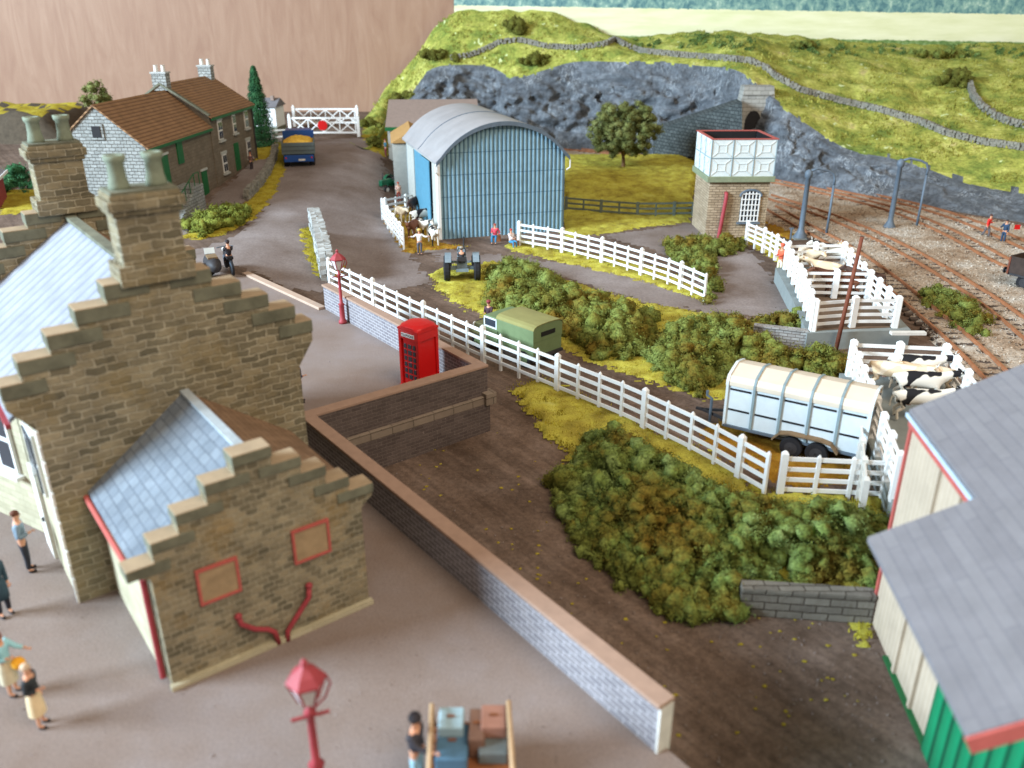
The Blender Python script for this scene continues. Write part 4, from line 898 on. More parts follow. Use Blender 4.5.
for lb, pth in (('back side of the smaller white cattle pen beside the dock gap', [e1, e2, e3]), ('right side of the smaller white cattle pen above the shed roof', [e3, f1]), ('left side of the smaller white pen leading down behind the cattle trailer', [e1, h1])):
    rail_fence('pen_fence', lb, pth, 1.4 if 'back' not in lb else 2.0, hp, 4, bigk=1, group='white cattle pen fences', pw=.17)
g1 = G(874, 440); g2 = G(893, 490)
rail_fence('pen_fence', 'second ramp fence of weathered white rails behind the trailer tail', [pt(868, 392) + Vector((-.2, 0, -.3)), pt(885, 452) + Vector((-.4, 0, -.8))], 1.2, 1.5, 4, m='white_dull', bigk=1, group='white cattle pen fences', pw=.14)
dk = [c1 + Vector((-.35, -.35, 0)), c3 + Vector((.7, -.35, 0)), m2 + Vector((.8, 0, 0)), k3 + Vector((.5, .4, 0)), k1 + Vector((-.5, .4, 0)), m1 + Vector((-.45, 0, 0))]
b = MB(); b.prism([tuple(p[:2]) for p in dk], -1.6, -.6); o = b.build('cattle_dock', M['concrete']); tag(o, 'grey concrete cattle dock under the larger white pen', 'dock')
b = MB(); b.prism([tuple(p[:2]) for p in (c1, c3, m2, k3, k1, m1)], -.596, -.575); struct(b.build('dock_litter', colr('trodden_dung_and_straw', 104, 84, 66, .95)))
b = MB(); b.prism([tuple(p[:2]) for p in (e1 + Vector((-.3, .3, 0)), e3 + Vector((.6, .3, 0)), f1 + Vector((.6, -2, 0)), h1 + Vector((2, -3, 0)), h1 + Vector((-.25, -1, 0)))], -1.6, -.62); o = b.build('cattle_dock', M['concrete']); tag(o, 'concrete ramp and dock under the smaller white pen beside the shed', 'dock')
tag(bx('dock_lintel', M['white_dull'], None, (tuple(P(908, 333, -.5)), (1.7, .3, .14))), 'white lintel slab at the end of the cattle dock', 'slab')
# grey wooden fence
rail_fence('wooden_fence', 'weathered grey wooden fence below the grassy mound between barn and tower', [G(566, 211), G(600, 214), G(640, 217), G(692, 216)], 1.6, 1.25, 3, m='greywood', bigk=2, taperpost=False, rt=.06)
# crossing gates
def crossing_gate(label, px0, px1, py, disc, hh=1.5):
    a = G(px0, py); c_ = G(px1, py); c_.z = a.z; L = (c_ - a).length; rz = math.atan2(c_.y - a.y, c_.x - a.x)
    t = thing('crossing_gate', label, 'gate', tuple(a), rz, 'white level crossing gates')
    for x in (0, L): b = MB(); b.box((x, 0, 1.05), (.3, .3, 2.1)); b.lathe([(.16, 2.1), (.2, 2.16), (.05, 2.4)], (x, 0, 0), 10); b.build('post', M['white'], t)
    for z in (.45, .45 + hh): b = MB(); b.bar((0.15, 0, z), (L - .15, 0, z), .1, .17); b.build('rail', M['white'], t)
    b = MB(); n = 4
    for k in range(n):
        x0, x1 = .3 + (L - .6) * k / n, .3 + (L - .6) * (k + 1) / n
        b.bar((x0, .02, .5), (x1, .02, .4 + hh), .07, .11); b.bar((x0, -.02, .4 + hh), (x1, -.02, .5), .07, .11); b.bar((x1, 0, .5), (x1, 0, .4 + hh), .09, .1)
    b.build('cross_brace', M['white'], t)
    if disc:
        b = MB(); b.lathe([(.05, -.05), (.52, -.05), (.52, .0), (.05, 0)], (L * .48, -.08, .45 + hh / 2), 24, 'Y'); b.build('warning_disc', M['red'], t)
    return t
crossing_gate('nearer white level crossing gate with the red warning disc', 291, 359, 137, True)
crossing_gate('farther white level crossing gate without a disc, against the board', 295, 358, 126.5, False)
q0 = G(272, 139); q1 = G(292, 138)
rail_fence('wooden_fence', 'pale weathered fence between the crossing hut and the gate', [q0, q1], 1.5, 1.0, 2, m='white_dull', bigk=2)
# ================================================================== DRY STONE WALLS
def stone_wall(label, pts, h, wd, m, size, name='dry_stone_wall', zjit=.5):
    b = MB(); pts = [Vector(p) for p in pts]; o0 = pts[0]
    for a, c_ in zip(pts, pts[1:]):
        d = c_ - a; L = d.length; n = max(1, int(L / size)); nl = max(1, round(h / (size * .75))); an_ = math.atan2(d.y, d.x); nv = Vector((-d.y, d.x, 0)).normalized()
        for k in range(n):
            for r in range(nl):
                for s_ in ((-1, 1) if wd > size else (0,)):
                    p = a + d * ((k + random.uniform(.2, .8)) / n) + nv * (s_ * wd * .25 + random.uniform(-.04, .04)) + Vector((0, 0, h * (r + .45) / nl)) - o0
                    sz = size * random.uniform(.75, 1.25)
                    b.box(p, (sz, wd * (.55 if s_ else 1) * random.uniform(.85, 1.2), h / nl * random.uniform(.85, 1.25)), an_ + random.uniform(-.2, .2), ry=random.uniform(-zjit, zjit) * .4, rx=random.uniform(-.2, .2))
    o = b.build(name, M[m]); o.location = o0; return tag(o, label, 'wall')
def hw_(pts, sub=5):
    out = []
    for a, c_ in zip(pts, pts[1:]):
        for k in range(sub): t_ = k / sub; out.append(hillp(a[0] + (c_[0] - a[0]) * t_, a[1] + (c_[1] - a[1]) * t_))
    out.append(hillp(*pts[-1])); return out
stone_wall('long dry stone wall winding across the hillside above the rock face', hw_([(450, 60), (470, 57), (488, 50), (500, 44), (520, 42), (545, 48), (575, 50), (605, 46), (615, 41), (625, 47), (642, 53), (680, 57), (720, 60), (750, 63), (765, 70), (775, 78), (800, 92), (840, 103), (880, 112), (920, 124), (945, 135), (980, 144), (1030, 151)]), .6, .42, 'drystone', .27)
stone_wall('short curved dry stone wall at the right end of the hillside', hw_([(969, 86), (972, 98), (980, 108), (994, 118), (1010, 125), (1030, 129)]), .65, .42, 'drystone', .27)
stone_wall('pale limestone wing wall beside the road at the end of the white fence', [G(316, 232), G(320, 245), G(324, 262), G(328, 282)], 1.75, .75, 'limestone', .34, 'limestone_wall')
stone_wall('curved garden wall of rough stones along the cottage lane', [G(276, 152), G(274, 162), G(268, 175), G(259, 188), G(247, 200)], .8, .45, 'drystone', .38)
# low block retaining walls
def lowwall(label, a, c_, h, m='blockwall'):
    b = MB(); b.bar(Vector((a.x, a.y, a.z + h / 2)), Vector((c_.x, c_.y, a.z + h / 2)), .35, h); b.bar(Vector((a.x, a.y, a.z + h + .05)), Vector((c_.x, c_.y, a.z + h + .05)), .42, .09)
    o = b.build('retaining_wall', M[m]); return tag(o, label, 'wall')
lowwall('low block retaining wall below the big hedge beside the goods shed', G(738, 612) + Vector((0, 0, -.1)), G(869, 621) + Vector((0, 0, -.1)), .95)
lowwall('small pale block wall below the bushes left of the cattle dock', G(752, 342) + Vector((0, 0, -.1)), G(806, 348) + Vector((0, 0, -.1)), .95, 'pale_block')
# ================================================================== HEDGES, BUSHES, TREES
def hedge(label, poly, zb, h, r, dens, m, n=150, leaf=.07, name='hedge', edge=1.2, cat='hedge', core='darkbush', zfun=None):
    A_ = area_of(poly); K = max(4, int(A_ * dens)); q = sample_poly(poly, K); cs = []; rs = []
    b = MB()
    for x, y in q:
        e = min(1, edge_dist(x, y, poly) / edge); rr = r * random.choice((.45, .6, .75, .9, 1.15)); z = (zfun(x, y) if zfun else zb) + rr * .4 + h * e * random.uniform(.25, 1.0)
        cs.append((x, y, z)); rs.append(rr); b.ball((x, y, z), rr * .72, 1, 1.3, (1, 1, .9))
        if z - zb > rr * 1.2:
            b.ball((x, y, zb + (z - zb) * .35), rr * 1.1, 1, .4)
    o = b.build(name, M[m], smooth=True)
    lv = fast_mesh('leaves', leaves(cs, rs, n, leaf), 3, M[m], o)
    return tag(o, label, cat)
hedge('big mass of green and brown bushes on the bank below the white fence', [tuple(P(x, y, -1.0)[:2]) for x, y in ((566, 480), (585, 428), (620, 432), (680, 462), (745, 500), (885, 508), (872, 575), (770, 582), (742, 606), (690, 612), (640, 578), (600, 545), (560, 500))], -1.45, 1.15, .38, 17, 'hedge', 200, .042)
hedge('trailing brown bushes at the left foot of the big bank', [tuple(P(x, y, -1.2)[:2]) for x, y in ((545, 476), (570, 462), (640, 560), (735, 610), (728, 628), (690, 618), (630, 590), (580, 545), (556, 498))], -1.5, .5, .34, 15, 'hedge2', 200, .042, edge=.6)
hedge('rounded bushes behind the grey tractor and green pickup', [tuple(P(x, y, -1.0)[:2]) for x, y in ((486, 270), (500, 262), (545, 270), (570, 288), (610, 300), (655, 312), (648, 350), (600, 352), (560, 325), (520, 318), (490, 300))], -1.45, 1.0, .5, 7, 'hedge2', 170, .06)
hedge('bramble thicket behind the cattle trailer', [tuple(P(x, y, -1.0)[:2]) for x, y in ((650, 335), (700, 315), (735, 325), (790, 352), (840, 345), (858, 372), (800, 372), (740, 360), (700, 388), (655, 365))], -1.45, 1.0, .46, 8, 'hedge2', 170, .055)
hedge('bushes around the foot of the water tower', [tuple(P(x, y, -1.2)[:2]) for x, y in ((662, 242), (700, 238), (742, 238), (744, 248), (715, 256), (722, 290), (708, 300), (700, 272), (668, 252))], -1.5, .6, .42, 4.5, 'hedge2', 150, .07, edge=.7)
hedge('row of bushes on the small block wall by the dock', [tuple(P(x, y, -.8)[:2]) for x, y in ((724, 312), (812, 310), (812, 326), (735, 324))], -1.3, .5, .42, 5, 'hedge2', 170, .065, edge=.6)
hedge('low bush growing in the ballast beside the siding', [tuple(P(x, y, -1.2)[:2]) for x, y in ((915, 288), (945, 286), (975, 305), (995, 325), (985, 338), (950, 322), (922, 302))], -1.45, .5, .42, 4, 'hedge2', 150, .065, edge=.7)
hedge('clipped round bushes beside the cottage lane', [tuple(P(x, y, .3)[:2]) for x, y in ((182, 224), (205, 212), (240, 205), (252, 212), (235, 224), (200, 234))], .05, .6, .55, 2.8, 'yellowbush', 120, .09, edge=.8, name='hedge')
hedge('dark green bush with pink flowers behind the station chimney', [tuple(P(x, y, .3)[:2]) for x, y in ((2, 195), (36, 193), (36, 178), (4, 178))], 0, 2.4, .7, 1.6, 'conifer', 120, .1, edge=1.5, name='bush', cat='bush')
def bush(label, px, py, w_, h, m='darkbush', n=14, on='hill', lf=.13):
    p = hillp(px, py) if on == 'hill' else G(px, py); poly = [(p.x - w_ / 2, p.y - 1), (p.x + w_ / 2, p.y - 1), (p.x + w_ / 2, p.y + 1), (p.x - w_ / 2, p.y + 1)]
    cs = []; rs = []; b = MB()
    for _ in range(n):
        x = random.gauss(0, w_ * .22); rr = h * random.uniform(.25, .42); z = random.uniform(.1, 1) * h * .6 * max(.2, 1 - abs(x) / w_)
        cs.append((p.x + x, p.y + random.uniform(-.8, .8), p.z + z)); rs.append(rr); b.ball(cs[-1], rr * .8, 1, .7)
    o = b.build('bush', M[m], smooth=True); fast_mesh('leaves', leaves(cs, rs, 90, lf), 3, M[m], o); return tag(o, label, 'bush')
bush('dark bush at the left end of the hillside stone wall', 434, 61, 4.5, 2.2); bush('dark bush standing alone high on the left hillside', 513, 32, 2.8, 2.2)
bush('low dark bushes just above the rock face', 536, 64, 4.8, 1.7); bush('dark scrub above the long shed roof', 404, 102, 4.6, 1.9)
bush('dark bush at the top of the short curved stone wall', 955, 86, 5, 2.2, n=18); bush('faint green scrub near the hill crest by the pale field', 805, 48, 3.6, 1.2, 'hedge2')
bush('dark green scrub along the crest on the far right', 930, 58, 7.0, 1.6, 'hedge2', 20)
bush('olive bush to the right of the crossing gate', 370, 128, 2.4, 1.6, on='g'); bush('small round bush beside the shed verge', 374, 146, 1.7, 1.2, on='g')
def tree(name, label, base, trunk_h, crown_c, crown_r, m, K=70, n=130, leaf=.1, clump=.55, sq=(1, 1, 1)):
    t = thing(name, label, 'tree', tuple(base)); b = MB(); b.tube([(0, 0, -.3), (.05, 0, trunk_h * .4), (-.05, .05, trunk_h)], [.26, .18, .14], 8)
    for k in range(9):
        a = k * 2.4; e = Vector((math.cos(a) * crown_r * .65 * sq[0], math.sin(a) * crown_r * .6, crown_c + random.uniform(-.4, .5) * crown_r * sq[2]))
        b.tube([(0, 0, trunk_h * (.7 + .03 * k)), (e.x * .4, e.y * .4, (trunk_h + e.z) / 2), tuple(e)], [.1, .07, .02], 6)
    b.build('trunk', M['bark'], t, smooth=True)
    cs = []; rs = []
    for k in range(K):
        d = Vector((random.gauss(0, 1), random.gauss(0, 1), random.gauss(0, 1))).normalized() * crown_r * random.uniform(.3, .95) ** .6
        cs.append((d.x * sq[0], d.y * sq[1], crown_c + d.z * sq[2])); rs.append(clump * random.uniform(.6, 1.3))
    b = MB()
    for c_, r_ in zip(cs, rs): b.ball(c_, r_ * .62, 1, .9)
    cr_ = b.build('crown', M[m], t, smooth=True); fast_mesh('leaves', leaves(cs, rs, n, leaf), 3, M[m], cr_)
    return t
q = G(622, 181); tree('broadleaf_tree', 'broad green tree on the grassy mound beside the barn', Vector((q.x, q.y, -.5)), 1.9, 3.9, 3.2, 'tree', 260, 210, .08, .44, (1.14, 1, .84))
q = atY(97, 104, 92); tree('broadleaf_tree', 'pale green treetop showing behind the cottage barn roof', Vector((q.x, q.y, .8)), 3, 4.9, 1.5, 'tree', 26, 90, .12, .5)
# conifer
q = G(262, 146); t = thing('conifer', 'dark green conifer at the far end of the cottage', 'tree', tuple(q)); b = MB(); b.tube([(0, 0, 0), (0, 0, 6.6)], [.16, .03], 8); b.build('trunk', M['bark'], t)
lv = []
for k in range(11000):
    z = random.uniform(.3, 7.6) ** 1.0; R_ = 2.15 * (1 - z / 7.8) ** .85; R_ *= (.9 + .1 * math.sin(z * 9)); a = random.random() * 6.283; rr = R_ * random.uniform(.35, 1.0)
    x, y = math.cos(a) * rr, math.sin(a) * rr; s_ = random.uniform(.08, .18); zz = z - rr * .25
    lv += [(x, y, zz + .05), (x + math.cos(a + .5) * s_, y + math.sin(a + .5) * s_, zz - .06), (x + math.cos(a - .5) * s_ * 1.3, y + math.sin(a - .5) * s_ * 1.3, zz - .1)]
fast_mesh('needles', lv, 3, M['conifer'], t)
# yellow-topped dark bank far left
p = P(10, 150, 1.0)
def bank():
    vs = []; fs = []; n = 24
    for i in range(n + 1):
        for j in range(n + 1):
            x = -14 + 20 * i / n; y = 12 * j / n; k = ss(y / 2.5) * ss((6 - x) / 4)
            z = 3.3 * k * (1 + .15 * noise.noise(Vector((x * .6, y * .6, 0)))) - .2; vs.append((p.x + x, p.y + y + .6 * noise.noise(Vector((x, z, 1))), 1.2 + z))
    for i in range(n):
        for j in range(n): a = i * (n + 1) + j; fs.append((a, a + n + 1, a + n + 2, a + 1))
    me = bpy.data.meshes.new('earth_bank'); me.from_pydata(vs, [], fs); me.materials.append(plain('dark_earth', srgb(74, 64, 52), .95, .3, 2, .8)); me.materials.append(M['verge'])
    for f in me.polygons: f.material_index = 1 if f.normal.z > .93 and f.center.z > 3.6 else 0; f.use_smooth = True
    o = bpy.data.objects.new('earth_bank', me); C.objects.link(o); struct(o)
bank()
fast = TUFTS
stuff(fast_mesh('grass_tufts', [v for t_ in TUFTS for v in t_], 3, M['blade']))
# ================================================================== TRACKS
def track(label, px):
    pts = [P(x, y, -1.4) for x, y in px]; cur = []
    for i in range(len(pts) - 1):
        a, b_, c_, d_ = pts[max(i - 1, 0)], pts[i], pts[i + 1], pts[min(i + 2, len(pts) - 1)]
        for k in range(6):
            t_ = k / 6; cur.append(0.5 * ((2 * b_) + (c_ - a) * t_ + (2 * a - 5 * b_ + 4 * c_ - d_) * t_ ** 2 + (3 * b_ - a - 3 * c_ + d_) * t_ ** 3))
    cur.append(pts[-1]); o0 = cur[0].copy(); t = thing('railway_track', label, 'railway track', tuple(o0), 0, 'rusty railway tracks')
    nr = []
    for i in range(len(cur)):
        d = cur[min(i + 1, len(cur) - 1)] - cur[max(i - 1, 0)]; nr.append(Vector((-d.y, d.x, 0)).normalized())
    for s_ in (-.65, .65):
        b = MB()
        for i in range(len(cur) - 1): b.bar(cur[i] + nr[i] * s_ + Vector((0, 0, .16)) - o0, cur[i + 1] + nr[i + 1] * s_ + Vector((0, 0, .16)) - o0, .11, .17)
        b.build('rail', M['rail'], t)
    L = 0; nxt = .4; first = None; cnt = 0
    for i in range(len(cur) - 1):
        d = cur[i + 1] - cur[i]; sl_ = d.length
        while nxt < L + sl_ and cnt < 98:
            p_ = cur[i] + d * ((nxt - L) / sl_) - o0; a = math.atan2(d.y, d.x)
            if first is None:
                first = bx('sleeper', M['sleeper'], t, ((0, 0, 0), (.27, 2.4, .14)), bevel=.02); s = first
            else: s = first.copy(); C.objects.link(s); s.parent = t
            s.location = p_ + Vector((0, 0, .0)); s.rotation_euler = (0, 0, a + random.uniform(-.02, .02)); nxt += .78; cnt += 1
        L += sl_
    return t
track('siding track nearest the cattle dock', [(768, 208), (800, 226), (840, 248), (880, 276), (920, 309), (965, 348), (1010, 395), (1050, 450)])
track('second track from the dock, passing the ballast bush', [(765, 197), (820, 215), (870, 235), (915, 258), (960, 285), (1000, 312), (1045, 350), (1090, 400)])
track('third track, carrying the dark open wagon', [(600, 160), (700, 170), (780, 184), (850, 200), (900, 214), (950, 235), (1000, 262), (1050, 285), (1110, 325)])
track('farthest track running along the foot of the rock face', [(545, 148), (600, 153), (700, 164), (800, 183), (870, 197), (930, 211), (980, 228), (1030, 250), (1100, 285)])
# ================================================================== FIGURES
def skin_mesh(nodes, edges, sub=1):
    """one continuous tapered surface grown over a skeleton; nodes: list of (x,y,z,r) or (x,y,z,rx,ry)"""
    me = bpy.data.meshes.new('tmp'); me.from_pydata([n[:3] for n in nodes], edges, []); o = bpy.data.objects.new('tmp', me); C.objects.link(o)
    o.modifiers.new('s', 'SKIN')
    sv = me.skin_vertices[0].data
    for i, n in enumerate(nodes): sv[i].radius = (n[3], n[4] if len(n) > 4 else n[3]); sv[i].use_root = (i == 0)
    m = o.modifiers.new('u', 'SUBSURF'); m.levels = sub; m.render_levels = sub
    dg = bpy.context.evaluated_depsgraph_get(); ev = o.evaluated_get(dg); r = bpy.data.meshes.new_from_object(ev)
    V = [tuple(v.co) for v in r.vertices]; Fc = [tuple(p.vertices) for p in r.polygons]
    bpy.data.objects.remove(o); bpy.data.meshes.remove(me); bpy.data.meshes.remove(r); return V, Fc
def lerp(a, b, t): return tuple(a[i] + (b[i] - a[i]) * t for i in range(3))
ARMS = {'down': ((.03, .02, -.29), (.0, -.06, -.27)), 'bent': ((.05, .03, -.27), (-.08, -.25, .04)), 'out': ((.22, -.05, -.14), (.22, -.10, .05)), 'fwd': ((.02, -.20, -.18), (-.03, -.25, -.02)), 'hip': ((.16, .06, -.24), (-.15, -.08, -.14)), 'up': ((.14, -.05, -.05), (.10, -.10, .22))}
def person(label, loc, rz, top, bottom, hair, arms=('down', 'down'), pose='stand', skirt=None, hat=None, shoes=(40, 34, 34), h=1.72, coat=False, lean=0.0, group=None):
    k = h / 1.72; t = thing('person', label, 'person', tuple(loc), rz, group)
    hz = .92 if pose in ('stand', 'walk') else .50
    pel = (0, 0, hz); ly = -lean
    chest = (0, ly * .6, hz + .34); neck = (0, ly, hz + .56); hd = (0, ly - .02, hz + .70)
    sh = [(-.19, ly * .9, hz + .49), (.19, ly * .9, hz + .49)]; limbs = []
    N = [pel + (.15, .12), (0, ly * .3, hz + .17, .14, .11), chest + (.17, .125), (0, ly * .9, hz + .49, .12, .09), neck + (.058,), (hd[0], hd[1], hd[2] - .02, .085), (hd[0], hd[1] - .0, hd[2] + .1, .088)]
    E_ = [(0, 1), (1, 2), (2, 3), (3, 4), (4, 5), (5, 6)]
    TN = [pel + (.17, .14), (0, ly * .3, hz + .17, .165, .135), chest + (.19, .15), (0, ly * .9, hz + .49, .13, .11), (neck[0], neck[1], neck[2] - .03, .07)]; TE = [(0, 1), (1, 2), (2, 3), (3, 4)]
    BN = [(0, 0, hz + .08, .165, .13), (0, 0, hz, .17, .14)]; BE = [(0, 1)]; SN = []; SE = []; hands = []
    for s_, side in ((-1, 0), (1, 1)):
        e_, w_ = ARMS[arms[side]]; S0 = sh[side]; el = (S0[0] + s_ * e_[0], S0[1] + e_[1], S0[2] + e_[2]); wr = (el[0] + s_ * w_[0], el[1] + w_[1], el[2] + w_[2])
        i = len(N); N += [S0 + (.07,), el + (.048,), wr + (.03,)]; E_ += [(3, i), (i, i + 1), (i + 1, i + 2)]
        d = Vector(wr) - Vector(el); d.normalize(); pc = Vector(wr) + d * .05; N.append(tuple(pc) + (.038, .024)); E_.append((i + 2, i + 3))
        i = len(TN); TN += [S0 + (.085,), el + (.064,), lerp(el, wr, .88) + (.05,)]; TE += [(3, i), (i, i + 1), (i + 1, i + 2)]
        hands.append((pc, d, s_))
        hp = (s_ * .10, 0, hz - .05)
        if pose == 'stand': kn = (s_ * .105, -.02, hz - .46); an = (s_ * .11, .0, .09)
        elif pose == 'walk': kn = (s_ * .10, -.14 * s_ - .04, hz - .45); an = (s_ * .10, -.22 * s_ + .05, .10 + (.06 if s_ < 0 else 0))
        else: kn = (s_ * .14, -.42, hz + .02); an = (s_ * .13, -.44, .09) if pose == 'sit' else (s_ * .18, -.25, .12)
        i = len(N); N += [hp + (.085,), kn + (.06,), an + (.038,), (an[0], an[1] - .13, an[2] - .05, .034)]; E_ += [(0, i), (i, i + 1), (i + 1, i + 2), (i + 2, i + 3)]
        i = len(BN); BN += [hp + (.105,), kn + (.078,), (an[0], an[1], an[2] + .02, .062)]; BE += [(1, i), (i, i + 1), (i + 1, i + 2)]
        SN.append([(an[0], an[1] + .03, an[2] - .03, .05), (an[0], an[1] - .06, an[2] - .045, .048), (an[0], an[1] - .17, an[2] - .055, .04)])
    def sc(V): return [(x * k, y * k, z * k) for x, y, z in V]
    b = MB(); V, Fc = skin_mesh(N, E_); b.add(sc(V), Fc)
    for pc, d, s_ in hands:
        x = d.cross(Vector((0, 0, 1)) if abs(d.z) < .9 else Vector((0, 1, 0))).normalized(); n_ = d.cross(x)
        for q, ln in ((-.026, .055), (-.009, .066), (.009, .062), (.026, .048)):
            r0 = pc + d * .02 + x * q; b.tube([r0 * k, (r0 + d * ln * .6 + n_ * .006) * k, (r0 + d * ln + n_ * .022) * k], [.0095, .009, .007], 5)
        r0 = pc + x * .03 * s_; b.tube([r0 * k, (r0 + d * .03 + x * .025 * s_) * k, (r0 + d * .05 + x * .02 * s_) * k], [.011, .010, .008], 5)
    hc = Vector((hd[0], hd[1], hd[2] + .04))
    b.ball((hc + Vector((0, -.095, -.01))) * k, .017, 1, 0, (.8, 1, 1.3))
    for s_ in (-1, 1): b.ball((hc + Vector((s_ * .09, 0, 0))) * k, .024, 1, 0, (.5, 1, 1.3))
    b.build('body', M['skin'], t, smooth=True)
    b = MB()
    for s_ in (-1, 1): b.ball((hc + Vector((s_ * .033, -.083, .018))) * k, .012, 1)
    b.box((hc + Vector((0, -.089, -.052))) * k, (.04, .012, .008)); b.build('eyes_and_mouth', colr('painted_features', 70, 40, 36), t)
    b = MB(); V, Fc = skin_mesh(TN, TE); b.add(sc(V), Fc)
    if coat: b.lathe([(.20, hz - .42), (.205, hz - .2), (.19, hz + .02), (.15, hz + .1)], (0, 0, 0), 14); b.v = b.v[:len(V)] + [(x * k, y * k * .85, z * k) for x, y, z in b.v[len(V):]]
    b.build('jacket' if coat else 'shirt', colr('cloth_%d_%d_%d' % top, *top), t, smooth=True)
    if skirt:
        b = MB(); b.lathe([(.215, .42), (.205, .6), (.18, .85), (.15, 1.0)], (0, 0, 0), 16); b.v = [(x * k, y * k * .85, z * k) for x, y, z in b.v]; b.build('skirt', colr('cloth_%d_%d_%d' % skirt, *skirt), t)
    else:
        b = MB(); V, Fc = skin_mesh(BN, BE); b.add(sc(V), Fc); b.build('trousers', colr('cloth_%d_%d_%d' % bottom, *bottom), t, smooth=True)
    for s3 in SN:
        b = MB(); V, Fc = skin_mesh(s3, [(0, 1), (1, 2)]); b.add(sc(V), Fc); b.build('shoe', colr('cloth_%d_%d_%d' % shoes, *shoes), t, smooth=True)
    b = MB(); b.ball((hc + Vector((0, .02, .045))) * k, .105 * k, 2, .15, (.95, 1.05, .92)); b.build('hair', colr('hair_%d_%d_%d' % hair, *hair), t, smooth=True)
    if hat:
        b = MB(); b.lathe([(.13, .085), (.132, .10), (.11, .11), (.10, .17), (.05, .19)], tuple(hc * 1.0), 14); b.v = [(x * k, y * k, z * k) for x, y, z in b.v]
        b.v = [(hc.x * k + (x - hc.x * k), hc.y * k + (y - hc.y * k), z) for x, y, z in b.v]; b.build('cap', colr('cloth_%d_%d_%d' % hat, *hat), t, smooth=True)
    return t
p = person('man in grey blue shirt and dark trousers by the cream station door', P(30, 571), R(120), (120, 138, 152), (44, 46, 54), (96, 56, 40), ('bent', 'down'), h=1.85)
person('figure in a dark teal coat cut off by the left edge', P(6, 615), R(60), (44, 66, 78), (40, 40, 50), (60, 44, 38), ('down', 'down'), coat=True, h=1.8)
person('woman in pale blue top holding something bright orange', P(14, 694), R(90), (150, 200, 210), (200, 190, 170), (120, 70, 56), ('bent', 'fwd'), skirt=(196, 186, 160), h=1.66)
hb = MB(); hb.ball((0, 0, 0), .16, 2, .1, (1, .8, 1)); o = hb.build('orange_bag', colr('orange_cloth', 226, 160, 40), smooth=True); q = P(14, 694); o.location = (q.x + .34, q.y - .05, .92); tag(o, 'bright orange bag carried by the woman in the pale blue top', 'bag')
person('woman in dark jacket and cream skirt in the lower left corner', P(42, 726), R(100), (46, 50, 54), (200, 180, 150), (200, 176, 150), ('bent', 'down'), skirt=(222, 200, 160), h=1.62)
person('figure in dark blue half hidden behind the gable end of the station', P(301, 402), R(100), (34, 36, 70), (50, 44, 60), (60, 40, 36), ('bent', 'down'), h=1.7)
person('man in pale blue trousers and dark waistcoat beside the luggage trolley', P(418, 786), R(70), (56, 54, 60), (150, 190, 205), (58, 42, 38), ('fwd', 'down'), h=1.75, hat=(44, 40, 44))
person('woman in dark clothes with pinkish face outside the cottage door', P(252, 171, .8), R(60), (92, 66, 66), (60, 52, 56), (140, 76, 54), ('bent', 'bent'), h=1.6)
person('crossing keeper in black with one arm raised beside the hut', G(270, 127), R(30), (38, 36, 40), (40, 38, 42), (50, 36, 34), ('up', 'down'), h=1.8, hat=(34, 32, 36))
person('man in blue overalls and red scarf beside the long shed', G(386, 157), R(-70), (70, 120, 140), (120, 50, 60), (120, 60, 50), ('down', 'bent'), h=1.7)
person('figure in red and white standing behind the tractor by the pen', G(399, 202), R(20), (214, 180, 164), (140, 60, 50), (180, 70, 50), ('bent', 'down'), h=1.65)
person('man in a white shirt, yellow cap and grey trousers before the cattle pen', G(420, 255), R(5), (226, 226, 224), (82, 84, 92), (190, 150, 80), ('out', 'out'), hat=(224, 190, 110), h=1.72)
person('person in a pink shirt and blue trousers sitting against the barn', G(495, 243), R(-10), (196, 70, 84), (52, 122, 160), (150, 70, 56), ('bent', 'hip'), 'sit', h=1.8)
person('person in white top and blue trousers sitting by the curved white fence', G(511, 248), R(40), (220, 206, 206), (64, 130, 170), (170, 60, 50), ('fwd', 'bent'), 'sit', h=1.75)
for (px, py), lb in (((497, 241), 'brown wooden crate under the person in pink'), ((515, 246), 'brown wooden crate under the person in white')):
    q = G(px, py); o = bx('wooden_crate', M['wood_brown'], None, ((0, 0, .22), (.55, .5, .44)), bevel=.02); o.location = q; tag(o, lb, 'crate', 'crates by the barn')
person('driver with reddish cap and white collar beside the green pickup', P(489, 333, -1.5), R(-20), (70, 48, 56), (70, 60, 60), (110, 50, 54), ('bent', 'fwd'), h=1.7, hat=(132, 56, 60))
q = P(787, 262, -.6); person('figure in orange top and cream trousers leaning on the cattle pen', Vector((q.x - .5, q.y - .3, -1.45)), R(-60), (220, 100, 70), (226, 216, 180), (210, 110, 80), ('bent', 'fwd'), h=2.0, hat=(214, 96, 70))
q = P(850, 388, -1.2); person('dark haired figure in navy and red behind the cattle trailer', Vector((q.x, q.y, -1.0)), R(-60), (52, 56, 84), (150, 60, 60), (34, 34, 44), ('bent', 'down'), h=1.7)
person('railway worker in a bright red top bending on the far tracks', G(985, 238), R(40), (214, 48, 42), (96, 92, 96), (80, 56, 50), ('down', 'bent'), 'walk', lean=.08)
person('railway worker in dark blue holding a red flag on the far tracks', G(1002, 244), R(-60), (48, 68, 92), (48, 68, 92), (52, 48, 52), ('fwd', 'down'), h=1.72)
q = G(1002, 244); o = bx('red_flag', M['red'], None, ((0, 0, 0), (.42, .03, .34))); o.location = (q.x + .75, q.y - .1, q.z + 1.25); bx('flag_stick', M['wood_pale'], o, ((-.22, 0, -.1), (.03, .03, .6))); tag(o, 'small red flag held by the blue railway worker', 'flag')
